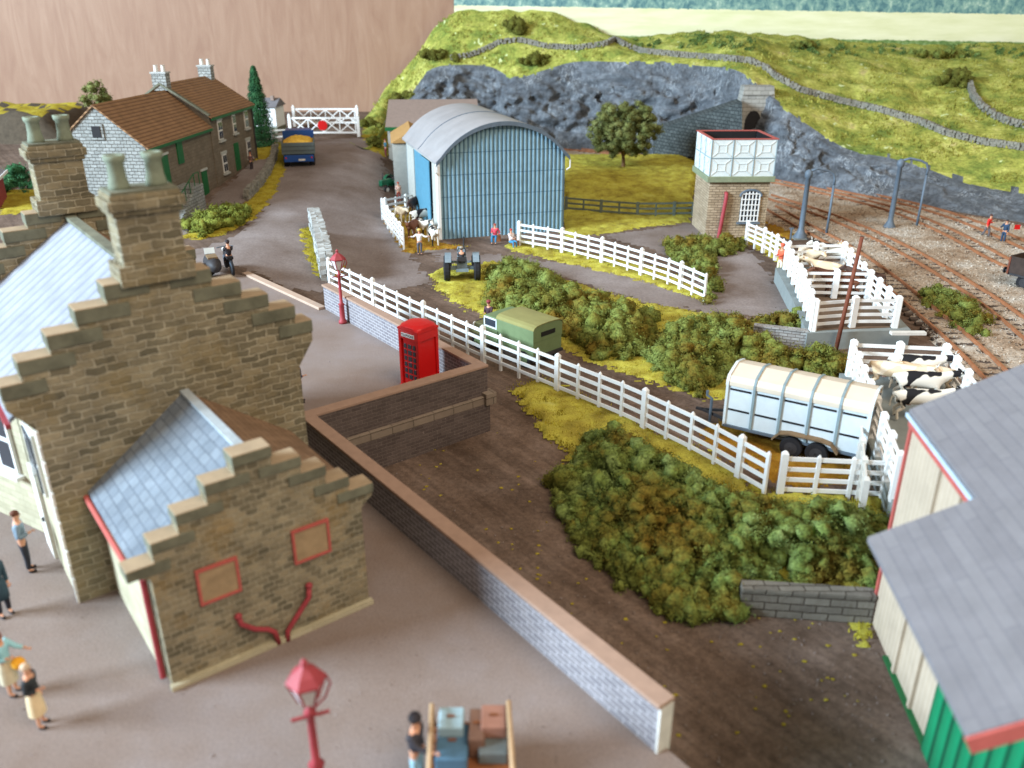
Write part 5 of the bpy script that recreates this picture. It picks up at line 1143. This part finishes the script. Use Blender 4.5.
# ================================================================== COWS
def cow(label, loc, rz, m, k=1.0, graze=False, group='cattle in the pens'):
    t = thing('cow', label, 'cow', tuple(loc), rz, group)
    hx, hzz = (1.55, .55) if graze else (1.52, 1.42)
    N = [(-.75, 0, 1.12, .27, .30), (-.3, 0, 1.05, .33, .36), (.2, 0, 1.02, .34, .37), (.62, 0, 1.10, .27, .33), (.95, 0, 1.22 if not graze else 1.05, .15, .20), (1.2, 0, 1.36 if not graze else .85, .13, .16), (hx, 0, hzz - .06, .10, .11), (hx + .24, 0, hzz - .22, .075, .075),
         (-1.0, 0, 1.15, .10), (-1.1, 0, .95, .03), (-1.12, 0, .55, .035)]
    E_ = [(0, 1), (1, 2), (2, 3), (3, 4), (4, 5), (5, 6), (6, 7), (0, 8), (8, 9), (9, 10)]
    for s_ in (-1, 1):
        i = len(N); N += [(.62, s_ * .19, .82, .12), (.60, s_ * .20, .48, .07), (.63, s_ * .20, .20, .05), (.66, s_ * .20, .04, .065)]; E_ += [(3, i), (i, i + 1), (i + 1, i + 2), (i + 2, i + 3)]
        i = len(N); N += [(-.72, s_ * .20, .82, .14), (-.62, s_ * .21, .60, .09), (-.86, s_ * .21, .42, .06), (-.80, s_ * .21, .04, .065)]; E_ += [(0, i), (i, i + 1), (i + 1, i + 2), (i + 2, i + 3)]
        i = len(N); N += [(hx - .10, s_ * .16, hzz + .06, .035, .05), (hx - .13, s_ * .25, hzz + .05, .02, .045)]; E_ += [(6, i), (i, i + 1)]
    V, Fc = skin_mesh(N, E_, 2); b = MB(); b.add([(x * k, y * k, z * k) for x, y, z in V], Fc); b.build('body', M[m], t, smooth=True)
    for s_ in (-1, 1): b = MB(); b.tube([(k * (hx - .04), k * s_ * .07, k * (hzz + .1)), (k * (hx - .02), k * s_ * .15, k * (hzz + .17)), (k * (hx + .04), k * s_ * .17, k * (hzz + .25))], [.028, .02, .006], 6); b.build('horn', M['white_dull'], t)
    b = MB(); b.ball((-.42 * k, 0, .72 * k), .15 * k, 1, 0, (1, 1, .7)); b.build('udder', colr('udder_pink', 206, 160, 146), t, smooth=True)
    return t
ig = G
cow('dark brown cow at the back of the barn yard beside the blue door', ig(414, 214), R(70), 'cow_dark'); cow('brown cow behind the man in the white shirt', ig(414, 238), R(-100), 'cow_brown')
cow('tan cow nearest the white fence in front of the barn', ig(401, 222), R(-60), 'cow_cream', .9); cow('white cow with a dark patch standing by the barn door', ig(423, 226), R(30), 'cow_bw')
cow('white cow between the tan and the brown cows', ig(421, 236), R(-50), 'cow_bw', .95); cow('white cow nearest the corner of the corrugated barn', ig(434, 245), R(-75), 'cow_bw', 1.0)
def dp(px, py, z=-.1): q = P(px, py, z); q.z = -.6; return q
cow('large chestnut cow in the front half of the bigger dock pen', dp(840, 288), R(172), 'cow_brown', 1.1); cow('grey brown cow beside the chestnut one in the dock pen', dp(866, 283), R(150), 'cow_dark', .9)
cow('black and white cow at the back of the bigger dock pen', dp(836, 259), R(160), 'cow_bw', 1.05); cow('cream cow at the back left of the bigger dock pen', dp(808, 260), R(-70), 'cow_cream', .9)
cow('cream cow in the middle of the bigger dock pen', dp(826, 276), R(150), 'cow_cream'); cow('small pale cow at the right rear of the bigger dock pen', dp(848, 258), R(100), 'cow_cream', .8)
cow('black and white cow at the back of the smaller pen', dp(913, 374), R(-15), 'cow_bw'); cow('black patched cow in the middle of the smaller pen', dp(918, 391), R(-10), 'cow_bw')
cow('cream cow at the left of the smaller pen', dp(894, 382), R(-35), 'cow_cream'); cow('pale cow with dark patches nearest the shed roof', dp(918, 408), R(-8), 'cow_bw', .95)
cow('cream cow between the patched cows in the smaller pen', dp(930, 382), R(170), 'cow_cream', .9)
# ================================================================== STREET THINGS
# phone box
q = fromL(16.3, 27.35, 0); t = thing('telephone_box', 'bright red telephone box inside the corner of the parapet wall', 'phone box', tuple(q), R(50))
bx('body', M['red'], t, ((0, 0, .08), (1.16, 1.16, .16)), ((0, 0, 2.32), (1.12, 1.12, .34)), *[((sx * .49, sy * .49, 1.15), (.14, .14, 2.1)) for sx in (-1, 1) for sy in (-1, 1)], bevel=.015)
b = MB(); b.box((0, 0, 2.55), (1.2, 1.2, .1)); b.lathe([(.74, 2.6), (.66, 2.68), (.48, 2.76), (.2, 2.81), (.02, 2.82)], (0, 0, 0), 24); b.v = [(max(-.58, min(.58, x)), max(-.58, min(.58, y)), z) for x, y, z in b.v]; b.build('domed_roof', M['red'], t, bevel=.01)
for i, (nx_, ny_) in enumerate(((-1, 0), (0, -1), (0, 1), (1, 0))):
    a = math.atan2(ny_, nx_); f_ = bx('door' if i == 0 else 'side_panel', M['red'] , t, ((nx_ * .46, ny_ * .46, 1.15), (.05, .86, 2.0), {'rz': a}))
    if i != 1 and i != 3: bx('glazing', M['glass'], f_, *[((nx_ * .495 - ny_ * xx, ny_ * .495 + nx_ * xx, .55 + k * .26), (.02, .2 if xx == 0 else .14, .18), {'rz': a}) for k in range(6) for xx in (-.25, 0, .25)])
    if i == 1 or i == 3: continue
    sg = bx('sign', M['white'], t, ((nx_ * .575, ny_ * .575, 2.34), (.02, .72, .16), {'rz': a}))
    if i == 0:
        tc = bpy.data.curves.new('lettering', 'FONT'); tc.body = 'TELEPHONE'; tc.size = .13; tc.align_x = 'CENTER'; tc.align_y = 'CENTER'; tc.extrude = .002
        to = bpy.data.objects.new('lettering', tc); C.objects.link(to); to.parent = sg; to.location = (nx_ * .59, 0, 2.34); to.rotation_euler = (R(90), 0, R(-90)); tc.materials.append(M['dark'])
        dg = bpy.context.evaluated_depsgraph_get(); me = bpy.data.meshes.new_from_object(to.evaluated_get(dg)); o = bpy.data.objects.new('lettering', me); C.objects.link(o); o.parent = sg; o.location = to.location; o.rotation_euler = to.rotation_euler; bpy.data.objects.remove(to)
# lamps
def lamp(label, loc, h=4.1, k=1.0):
    t = thing('street_lamp', label, 'street lamp', tuple(loc), R(20), 'red station lamps')
    b = MB(); b.lathe([(.2, 0), (.2, .12), (.13, .2), (.12, .9), (.16, .95), (.08, 1.05), (.07, h - 1.0), (.12, h - .95), (.06, h - .9), (.05, h - .72)], (0, 0, 0), 14); b.build('post', M['maroon'], t, smooth=True)
    b = MB(); b.bar((-.35, 0, h - 1.05), (.35, 0, h - 1.05), .05, .05); b.build('ladder_bar', M['maroon'], t)
    b = MB(); b.lathe([(.36, h - .22), (.37, h - .17), (.24, h - .02), (.1, h + .08), (.05, h + .14), (.08, h + .2), (.02, h + .28)], (0, 0, 0), 6); b.build('lantern_top', M['maroon'], t)
    b = MB(); b.lathe([(.17, h - .68), (.33, h - .22)], (0, 0, 0), 6); b.build('lantern_glass', plain('lamp_glass', srgb(200, 196, 194), .2), t)
    b = MB()
    for i in range(6): a = math.pi * 2 * i / 6; b.bar((.175 * math.cos(a), .175 * math.sin(a), h - .68), (.34 * math.cos(a), .34 * math.sin(a), h - .22), .035, .035)
    b.build('lantern_frame', M['maroon'], t); b = MB(); b.tube([(.07, 0, h - .9), (.3, 0, h - .7), (.42, 0, h - .4), (.36, 0, h - .2)], .022, 6); b.build('bracket', M['maroon'], t)
    return t
lamp('near red lamp post on the platform in front of the annex', P(321, 800, 0), 3.2); lamp('distant maroon lamp post beside the end of the parapet wall', P(343, 323, 0), 3.4)
# water cranes
def crane(label, loc, rz, h=5.0, lean=(0, 0)):
    t = thing('water_crane', label, 'water crane', tuple(loc), rz, 'grey water cranes')
    b = MB(); b.lathe([(.55, 0), (.5, .12), (.28, .5), (.2, .75), (.17, h - .6), (.26, h - .55), (.28, h - .3), (.22, h - .1), (.08, h)], (0, 0, 0), 14); b.build('column', M['iron'], t, smooth=True)
    b = MB(); b.tube([(0, 0, h - .15), (.6, 0, h + .05), (1.4, 0, h - .1), (1.85, 0, h - .3), (2.0, 0, h - .7), (2.0, 0, h - 1.2)], .09, 10); b.build('swing_arm', M['iron'], t, smooth=True)
    b = MB(); b.tube([(2.0, 0, h - 1.15), (2.0, 0, 1.9), (1.98, 0, .35)], [.1, .09, .1], 8); b.build('leather_hose', M['iron'], t, smooth=True)
    bx('base', M['concrete'], t, ((0, 0, .03), (1.3, 1.3, .08)))
    return t
crane('grey water crane behind the bigger cattle pen', G(800, 238), R(5)); crane('taller grey water crane standing between the tracks further right', G(889, 229), R(-8), 5.3)
b = MB(); b.tube([(0, 0, 0), (0, 0, 1.0)], .07); b.box((0, 0, 1.0), (.3, .1, .1)); o = b.build('ground_lever', M['iron'], smooth=False); o.location = G(790, 242); tag(o, 'short grey lever post left of the nearer water crane', 'lever')
# rusty pole
p0 = P(835, 352, -1.5); p1 = atY(862, 237, p0.y + .3); b = MB(); b.tube([(0, 0, -.3), tuple(p1 - p0)], [.11, .09], 10); o = b.build('rusty_pole', M['rust'], smooth=True); o.location = p0; tag(o, 'tall leaning rusty pole in front of the bigger cattle pen', 'pole')
# ================================================================== VEHICLES
def wheel(par, x, y, z, r, w_, rimm='iron', axis='X', rimr=.58):
    b = MB(); ax = axis
    b.lathe([(r * .6, -w_ / 2), (r * .92, -w_ / 2), (r, -w_ * .3), (r, w_ * .3), (r * .92, w_ / 2), (r * .6, w_ / 2)], (0, 0, 0), 22, ax); wh = b.build('wheel', M['tyre'], par, smooth=False); wh.location = (x, y, z)
    b = MB(); b.lathe([(r * rimr, -w_ * .52), (r * rimr * .5, -w_ * .56), (.06, -w_ * .6), (.05, w_ * .6), (r * rimr * .5, w_ * .56), (r * rimr, w_ * .52)], (0, 0, 0), 18, ax); b.build('rim', M[rimm], wh)
    return wh
# cattle trailer: local x along length, y width
A0 = P(723, 424, -.85); A1 = P(855, 455, -.85); rz = math.atan2(A1.y - A0.y, A1.x - A0.x); Lt = (A1 - A0).length + .25
t = thing('cattle_trailer', 'silver white cattle trailer with ribbed cream roof behind the white fence', 'trailer', (A0.x, A0.y, -1.5), rz)
Wd = 2.0; zb, ze, zc = .62, 2.35, 2.88
def tprof(off=0.0): return [(-off, ze), (-.01 - off * .7, ze + .16), (.10 - off * .3, ze + .32 + off), (.5, zc - .10 + off), (1.0, zc + off), (1.5, zc - .10 + off), (1.9 + off * .3, ze + .32 + off), (2.01 + off * .7, ze + .16), (Wd + off, ze)]
b = MB(); b.box((Lt / 2, .03, (zb + ze) / 2), (Lt, .06, ze - zb)); b.build('side_panel', M['trailer'], t)
b = MB(); b.box((Lt / 2, Wd - .03, (zb + ze) / 2), (Lt, .06, ze - zb)); b.build('side_panel', M['trailer'], t)
for x in (0, Lt - .06):
    b = MB(); b.extrude([(x, y, z) for y, z in [(0.06, zb), (Wd - .06, zb)] + tprof(-.02)[::-1]], (.06, 0, 0)); b.build('end_panel' if x == 0 else 'tailgate', M['trailer' if x == 0 else 'white_dull'], t)
bx('tailgate_frame', M['iron'], t, ((Lt + .03, .1, 1.5), (.06, .1, 1.9)), ((Lt + .03, Wd - .1, 1.5), (.06, .1, 1.9)), ((Lt + .03, Wd / 2, .7), (.06, Wd, .1)), ((Lt + .03, Wd / 2, 2.1), (.06, Wd, .1)))
pr = tprof(); q_ = tprof(.05)
b = MB(); b.extrude([(-.05, y, z) for y, z in pr] + [(-.05, y, z) for y, z in q_[::-1]], (Lt + .1, 0, 0)); b.build('roof', M['trailer_roof'], t)
for k in range(6):
    x = Lt * k / 5 - .02; q2 = tprof(.09)
    b = MB(); b.extrude([(x, y, z) for y, z in q_] + [(x, y, z) for y, z in q2[::-1]], (.09, 0, 0)); b.box((x + .045, -.035, (zb + ze) / 2), (.09, .07, ze - zb)); b.box((x + .045, Wd + .035, (zb + ze) / 2), (.09, .07, ze - zb)); b.build('roof_rib', M['tank_line'] if 0 < k < 5 else M['trailer'], t)
for zz in (1.35, 2.2):
    for k in range(5): bx('vent_slot', M['dark'], t, ((Lt * (k + .5) / 5 + .02, -.004, zz), (Lt / 5 - .22, .03, .075)))
bx('side_rail', M['iron'], t, ((Lt / 2, -.04, zb + .03), (Lt, .08, .1)))
for x in (Lt * .52, Lt * .70):
    wheel(t, x, -.12, .42, .42, .24, 'iron_dark', 'Y'); wheel(t, x, Wd + .12, .42, .42, .24, 'iron_dark', 'Y')
for yy in (-.14, Wd + .14):
    b = MB(); b.tube([(Lt * .38, yy, .62), (Lt * .43, yy, .93), (Lt * .50, yy, 1.0), (Lt * .72, yy, 1.0), (Lt * .79, yy, .93), (Lt * .84, yy, .62)], .001, 4)
    pts = [(Lt * .38, .62), (Lt * .43, .93), (Lt * .50, 1.0), (Lt * .72, 1.0), (Lt * .79, .93), (Lt * .84, .62)]
    b = MB()
    for (xa, za), (xb, zb2) in zip(pts, pts[1:]): b.bar((xa, yy, za), (xb, yy, zb2), .34, .05)
    b.build('mudguard', M['mudguard'], t)
b = MB(); b.bar((0, Wd / 2 - .5, .6), (-1.2, Wd / 2, .6), .08, .1); b.bar((0, Wd / 2 + .5, .6), (-1.2, Wd / 2, .6), .08, .1); b.box((-1.3, Wd / 2, .6), (.3, .1, .1)); b.build('drawbar', M['iron_dark'], t)
b = MB(); b.tube([(-.75, Wd / 2 - .3, 0), (-.75, Wd / 2 - .3, 1.3), (-.95, Wd / 2 - .3, 1.4), (-.95, Wd / 2 - .3, 1.6)], .06); b.build('jockey_jack', M['iron'], t)
bx('chassis', M['iron_dark'], t, ((Lt / 2, Wd / 2, .58), (Lt - .1, 1.5, .12)))
# green pickup with canvas back: local x length (front at -x), y width
c0 = P(492, 338, -.8); c1_ = P(531, 358, -.8)
q = G(536, 352); rz = R(-46)
t = thing('canvas_pickup', 'green pickup with an olive canvas back parked behind the white fence', 'pickup', (.98, 36.7, -1.5), rz); t.scale = (1.05, 1.15, 1.05)
# origin at the near rear corner; body extends to -x
def rr_(y): return 2.02 - .10 * abs((y - .85) / .85) ** 3
b = MB(); b.box((-1.15, .85, .98), (2.3, 1.66, .75)); b.build('body', M['jeep_green'], t, bevel=.03)
b = MB(); ys_ = [0, .06, .2, .5, .85, 1.2, 1.5, 1.64, 1.7]; zs_ = [1.86, 1.96, 2.03, 2.06, 2.07, 2.06, 2.03, 1.96, 1.86]
b.extrude([(0, y, z) for y, z in zip(ys_, zs_)] + [(0, 1.7, 1.3), (0, 0, 1.3)], (-2.35, 0, 0)); b.build('canvas_body', M['jeep_green'], t)
b = MB(); b.extrude([(.03, y * 1.02 - .015, z + .02) for y, z in zip(ys_, zs_)] + [(.03, y * 1.02 - .015, z + .06) for y, z in list(zip(ys_, zs_))[::-1]], (-2.42, 0, 0)); b.build('canvas_roof', M['canvas'], t)
bx('rear_window', M['dark'], t, ((.02, .85, 1.62), (.03, .8, .2)))
bx('rear_sill', M['iron_dark'], t, ((.08, .85, .62), (.12, 1.6, .12)))
cb = bx('cab', M['jeep_green'], t, ((-2.8, .85, 1.0), (.9, 1.62, .75)), ((-2.75, .85, 1.83), (.95, 1.55, .07)), ((-3.2, .08, 1.6), (.06, .06, .45)), ((-3.2, 1.62, 1.6), (.06, .06, .45)), ((-2.38, .05, 1.6), (.06, .06, .45)))
bx('side_window', M['glass'], cb, ((-2.8, .06, 1.58), (.72, .03, .36))); bx('window_frame', M['tank'], cb, ((-2.8, .03, 1.79), (.86, .05, .06)), ((-2.8, .03, 1.37), (.86, .05, .06)), ((-3.2, .03, 1.58), (.06, .05, .42)), ((-2.4, .03, 1.58), (.06, .05, .42)))
bx('windscreen', M['glass'], cb, ((-3.24, .85, 1.58), (.03, 1.4, .38)))
bx('bonnet', colr('dusty_olive_bonnet', 96, 92, 60), t, ((-3.75, .85, 1.0), (1.0, 1.1, .4)), bevel=.05)
for yy in (.14, 1.56): bx('front_wing', colr('dusty_olive_bonnet', 96, 92, 60), t, ((-3.75, yy, .88), (.95, .3, .3)), bevel=.03)
bx('grille', M['iron_dark'], t, ((-4.27, .85, 1.0), (.05, .9, .4)))
for yy in (.35, 1.35): b = MB(); b.lathe([(.12, -.03), (.12, .03)], (-4.28, yy, 1.05), 14, 'X'); b.build('headlight', M['white_dull'], t)
for x in (-.6, -3.7):
    for yy in (.1, 1.6): wheel(t, x, yy, .4, .4, .2, 'jeep_green', 'Y')
# lorry, rear towards the camera
q = G(300, 168); t = thing('grain_lorry', 'blue lorry with a grey tailboard and a heaped yellow load', 'lorry', (q.x, q.y, q.z), R(12)); t.scale = (1.18, 1.1, 1.18)
bx('chassis', M['lorry_blue'], t, ((0, 2.6, .75), (1.9, 5.2, .35))); bx('rear_bumper', M['lorry_blue'], t, ((0, -.02, .72), (2.2, .14, .5)), bevel=.02)
tb = bx('tailboard', M['lorry_grey'], t, ((0, .05, 1.45), (2.45, .1, .85)), bevel=.015); bx('board_line', M['iron_dark'], tb, ((0, -.01, 1.3), (2.4, .03, .03)), ((0, -.01, 1.6), (2.4, .03, .03)))
for s_ in (-1, 1): bx('side_board', M['lorry_grey'], t, ((s_ * 1.18, 1.9, 1.45), (.08, 3.7, .85)))
bx('headboard', M['lorry_blue'], t, ((0, 3.8, 1.7), (2.4, .1, 1.3))); bx('bed', M['lorry_grey'], t, ((0, 1.9, 1.05), (2.3, 3.7, .08)))
b = MB(); n = 16; vs = []; fs = []
for i in range(n + 1):
    for j in range(n + 1):
        x = -1.13 + 2.26 * i / n; y = .1 + 3.65 * j / n; e = math.sin(math.pi * i / n) * math.sin(math.pi * j / n); vs.append((x, y, 1.7 + .45 * e ** .6 + .12 * noise.noise(Vector((x * 3, y * 3, 0)))))
for i in range(n):
    for j in range(n): a = i * (n + 1) + j; fs.append((a, a + n + 1, a + n + 2, a + 1))
b.add(vs, fs); o = b.build('load', M['grain'], None, smooth=True); o.location = t.location; o.rotation_euler = t.rotation_euler; o.scale = t.scale; o.name = 'grain_load'; tag(o, 'heaped golden yellow load filling the back of the lorry', 'load')
cb = bx('cab', M['lorry_blue'], t, ((0, 4.75, 1.5), (2.1, 1.7, 1.5)), ((0, 4.7, 2.3), (1.95, 1.4, .12)), bevel=.06); bx('rear_window', M['glass'], cb, ((0, 3.88, 2.0), (1.0, .04, .35))); bx('windscreen', M['glass'], cb, ((0, 5.62, 1.9), (1.7, .04, .5)))
for s_ in (-1, 1):
    wheel(t, s_ * .95, .9, .48, .48, .42, 'iron_dark'); wheel(t, s_ * .95, 4.6, .48, .48, .26, 'iron_dark'); bx('tail_lamp', M['red'], t, ((s_ * .95, -.11, .78), (.1, .04, .1)))
bx('number_plate', M['white_dull'], t, ((.2, -.1, .62), (.5, .02, .13)))
# tractors
def tractor(label, loc, rz, body, big, rim, driver=False, mud='tractor_grey'):
    t = thing('tractor', label, 'tractor', tuple(loc), rz, None)   # faces +y
    for s_ in (-1, 1):
        wheel(t, s_ * .72, 0, .62, .62, .3, rim); wheel(t, s_ * .58, 1.85, .36, .36, .16, rim)
        b = MB(); n = 8
        for k in range(n):
            a0, a1 = math.pi * (.05 + .75 * k / n), math.pi * (.05 + .75 * (k + 1) / n); b.bar((s_ * .66, .72 * math.cos(a0), .62 + .72 * math.sin(a0)), (s_ * .66, .72 * math.cos(a1), .62 + .72 * math.sin(a1)), .3, .03)
        b.build('mudguard', M[mud], t)
    b = MB(); b.box((0, 1.25, .92), (.42, 1.35, .46)); b.box((0, 1.95, .9), (.40, .1, .52)); b.build('bonnet', M[body], t, bevel=.05)
    b = MB(); b.box((0, .3, .7), (.5, .9, .4)); b.bar((-.75, 0, .62), (.75, 0, .62), .16, .16); b.box((0, -.35, .6), (.6, .2, .12)); b.bar((-.58, 1.85, .4), (.58, 1.85, .4), .08, .08); b.build('axles_and_gearbox', M[body], t)
    bx('seat', M['iron_dark'], t, ((0, -.1, 1.02), (.42, .36, .06)), ((0, -.28, 1.12), (.42, .05, .2)))
    b = MB(); b.tube([(0, .55, 1.0), (0, .32, 1.35)], .025); pts = [(.19 * math.cos(a), .30 + .05 * math.sin(a), 1.37 + .16 * math.sin(a)) for a in [2 * math.pi * k / 12 for k in range(13)]]; b.tube(pts, .022, 6); b.build('steering_wheel', M['dark'], t)
    b = MB(); b.tube([(.12, 1.5, 1.1), (.12, 1.5, 1.75)], .04); b.build('exhaust', M['iron_dark'], t)
    return t
q = G(462, 283); tractor('grey tractor seen from behind on the grass beside the bushes', Vector((q.x, q.y + .5, -1.48)), R(4), 'tractor_grey', 0, 'iron_dark').scale = (1.3, 1.3, 1.3)
person('tractor driver in dark clothes and pale cap on the grey tractor', Vector((q.x, q.y + .25, -1.48 + .82)), R(184), (56, 54, 58), (60, 58, 60), (60, 50, 46), ('fwd', 'fwd'), 'sit', h=1.7, hat=(150, 140, 124))
q = G(398, 190); tractor('dark green tractor with white front wheels beside the barn', Vector((q.x - .3, q.y + .0, q.z)), R(150), 'tractor_green', 0, 'white', mud='tractor_green')
# motorcycle + sidecar
q = P(230, 272, .05); BR = R(28); t = thing('sidecar_motorcycle', 'black motorcycle with sidecar parked at the platform edge by the road', 'motorcycle', tuple(q), BR); t.scale = (1.35, 1.35, 1.35)
wheel(t, .0, .75, .33, .33, .1, 'iron', 'X', .8); wheel(t, 0, -.65, .33, .33, .1, 'iron', 'X', .8); wheel(t, -1.05, -.3, .3, .3, .1, 'iron', 'X', .8)
b = MB(); b.tube([(0, -.65, .33), (0, -.2, .62), (0, .45, .75), (0, .75, .33)], .04); b.tube([(0, -.2, .62), (0, .1, .3), (0, .5, .5)], .05); b.build('frame', M['dark'], t)
b = MB(); b.ball((0, .25, .78), .2, 2, 0, (.7, 1.5, .7)); b.box((0, -.25, .74), (.26, .6, .1)); b.box((0, .1, .42), (.3, .4, .32)); b.build('tank_and_engine', M['dark'], t, smooth=False)
b = MB(); b.tube([(-.35, .45, 1.0), (-.1, .5, 1.02), (.1, .5, 1.02), (.35, .45, 1.0)], .025); b.build('handlebars', M['iron'], t)
b = MB(); b.lathe([(.1, -.05), (.11, .04), (.05, .06)], (0, .66, .85), 12, 'Y'); b.build('headlight', M['white_dull'], t)
b = MB(); b.lathe([(.06, -.95), (.26, -.75), (.33, -.3), (.32, .3), (.22, .75), (.06, 1.0)], (-.68, 0, .5), 16, 'Y'); b.build('sidecar_body', M['iron_dark'], t, smooth=True)
bx('sidecar_seat', M['mudguard'], t, ((-.68, -.15, .8), (.4, .6, .08))); bx('sidecar_screen', M['tank'], t, ((-.68, .3, .95), (.42, .03, .25), {'rx': R(-25)}))
person('motorcycle rider in black leathers astride the sidecar outfit', q + Matrix.Rotation(BR, 3, 'Z') @ Vector((0, -.35, .52)), BR + R(180), (44, 40, 44), (50, 44, 48), (60, 40, 36), ('fwd', 'fwd'), 'ride', h=1.8, lean=-.12, hat=(48, 40, 42))
# open wagon
q = P(1000, 287, -1.3); t = thing('open_wagon', 'dark open railway wagon at the right edge standing on the rails', 'wagon', (30.9, 50.4, -1.5), R(-58))
bx('floor', M['iron_dark'], t, ((2.4, 0, .95), (4.8, 2.2, .2)));
for s_ in (-1, 1): bx('side_planks', M['wagon'], t, ((2.4, s_ * 1.12, 1.5), (4.8, .1, 1.0)), bevel=.01)
for x in (0, 4.8): bx('end_planks', M['wagon'], t, ((x, 0, 1.5), (.1, 2.14, 1.0)), bevel=.01)
bx('load_floor', M['dark'], t, ((2.4, 0, 1.3), (4.6, 2.1, .3)))
for x in (0.05, 1.2, 3.6, 4.75):
    for s_ in (-1, 1): bx('iron_strap', M['rust'], t, ((x, s_ * 1.19, 1.45), (.1, .06, 1.05)))
for x in (.9, 3.9):
    for s_ in (-1, 1): wheel(t, x, s_ * .66, .47, .47, .12, 'iron_dark', 'Y')
for s_ in (-.6, .6): b = MB(); b.tube([(-.05, s_, .95), (-.4, s_, .95)], .07); b.lathe([(.2, -.03), (.2, .03)], (-.42, s_, .95), 12, 'X'); b.build('buffer', M['iron_dark'], t)
# luggage trolley
q = P(472, 792, 0); t = thing('luggage_trolley', 'wooden platform trolley with curved pale hoops at the bottom edge', 'trolley', tuple(q), R(3))
bx('deck', M['wood_brown'], t, ((0, 0, .62), (1.5, 2.3, .08)))
for s_ in (-1, 1):
    b = MB(); b.tube([(s_ * .76, -1.1, .66), (s_ * .78, -1.1, 1.2), (s_ * .76, -.9, 1.38), (s_ * .76, .9, 1.38), (s_ * .78, 1.1, 1.2), (s_ * .76, 1.1, .66)], .05, 8); b.build('side_hoop', M['wood_pale'], t, smooth=True)
    b = MB()
    for k in range(7): b.bar((s_ * .76, -.9 + .3 * k, .66), (s_ * .76, -.9 + .3 * k, 1.36), .035, .035)
    b.build('side_bars', M['wood_brown'], t)
    for yy in (-.8, .8): wheel(t, s_ * .6, yy, .28, .28, .08, 'iron', 'X', .8)
def case(nm, lb, c_, d_, col, cat='suitcase'):
    o = bx(nm, colr('case_%d_%d_%d' % col, *col), None, ((0, 0, d_[2] / 2), d_), bevel=.03); o.location = q + Vector(c_); bx('handle', M['wood_brown'], o, ((0, 0, d_[2] + .03), (.16, .04, .04))); tag(o, lb, cat)
case('suitcase', 'blue suitcase lying on the near left of the trolley', (-.38, .35, .67), (.62, .9, .30), (78, 112, 136)); case('suitcase', 'pale grey blue case stacked on the blue suitcase', (-.42, .7, .97), (.5, .55, .26), (150, 176, 186))
case('leather_trunk', 'brown leather trunk in the middle of the trolley', (.10, .6, .67), (.32, .8, .5), (112, 82, 66), 'trunk'); case('suitcase', 'reddish tan suitcase on top at the right of the trolley', (.42, .7, .97), (.5, .6, .3), (150, 108, 92))
case('suitcase', 'dark grey suitcase under the reddish tan one', (.42, .5, .67), (.56, .9, .29), (104, 112, 112))
# small bits lying on the yard
b = MB()
for _ in range(220):
    px = random.uniform(400, 860); py = random.uniform(420, 740); p = P(px, py, -1.5); l_ = Vector((p.x * CA + p.y * SA, -p.x * SA + p.y * CA, 0))
    if l_.x < 11.0 or p.x > 9: continue
    b.ball((p.x, p.y, -1.49), random.uniform(.02, .055), 1, .8, (1.4, 1, .5))
stuff(b.build('fallen_scatter', M['verge']))
st = []
for _ in range(5200):
    px = random.uniform(330, 900) if random.random() < .75 else random.uniform(0, 560); py = random.uniform(205, 768); p = G(px, py); l_ = (p.x * CA + p.y * SA, -p.x * SA + p.y * CA)
    z = 0.0 if (l_[0] < 10.2 and l_[1] < 50) or (l_[0] < 17.2 and 26 < l_[1] < 46) else p.z
    if z == 0.0: p = P(px, py, 0)
    if z == 0.0 and l_[0] < 10.2 and random.random() < .6: continue
    r = random.uniform(.012, .04); c_ = Vector((p.x, p.y, z + .035 if z < 0 else .004))
    a = [Vector((random.gauss(0, 1), random.gauss(0, 1), random.gauss(0, .6))).normalized() * r for _ in range(4)]
    for q_ in ((0, 1, 2), (0, 2, 3), (0, 3, 1), (1, 3, 2)): st += [tuple(c_ + a[i]) for i in q_]
stuff(fast_mesh('grit', st, 3, M['road']))
bpy.context.scene.render.film_transparent = False
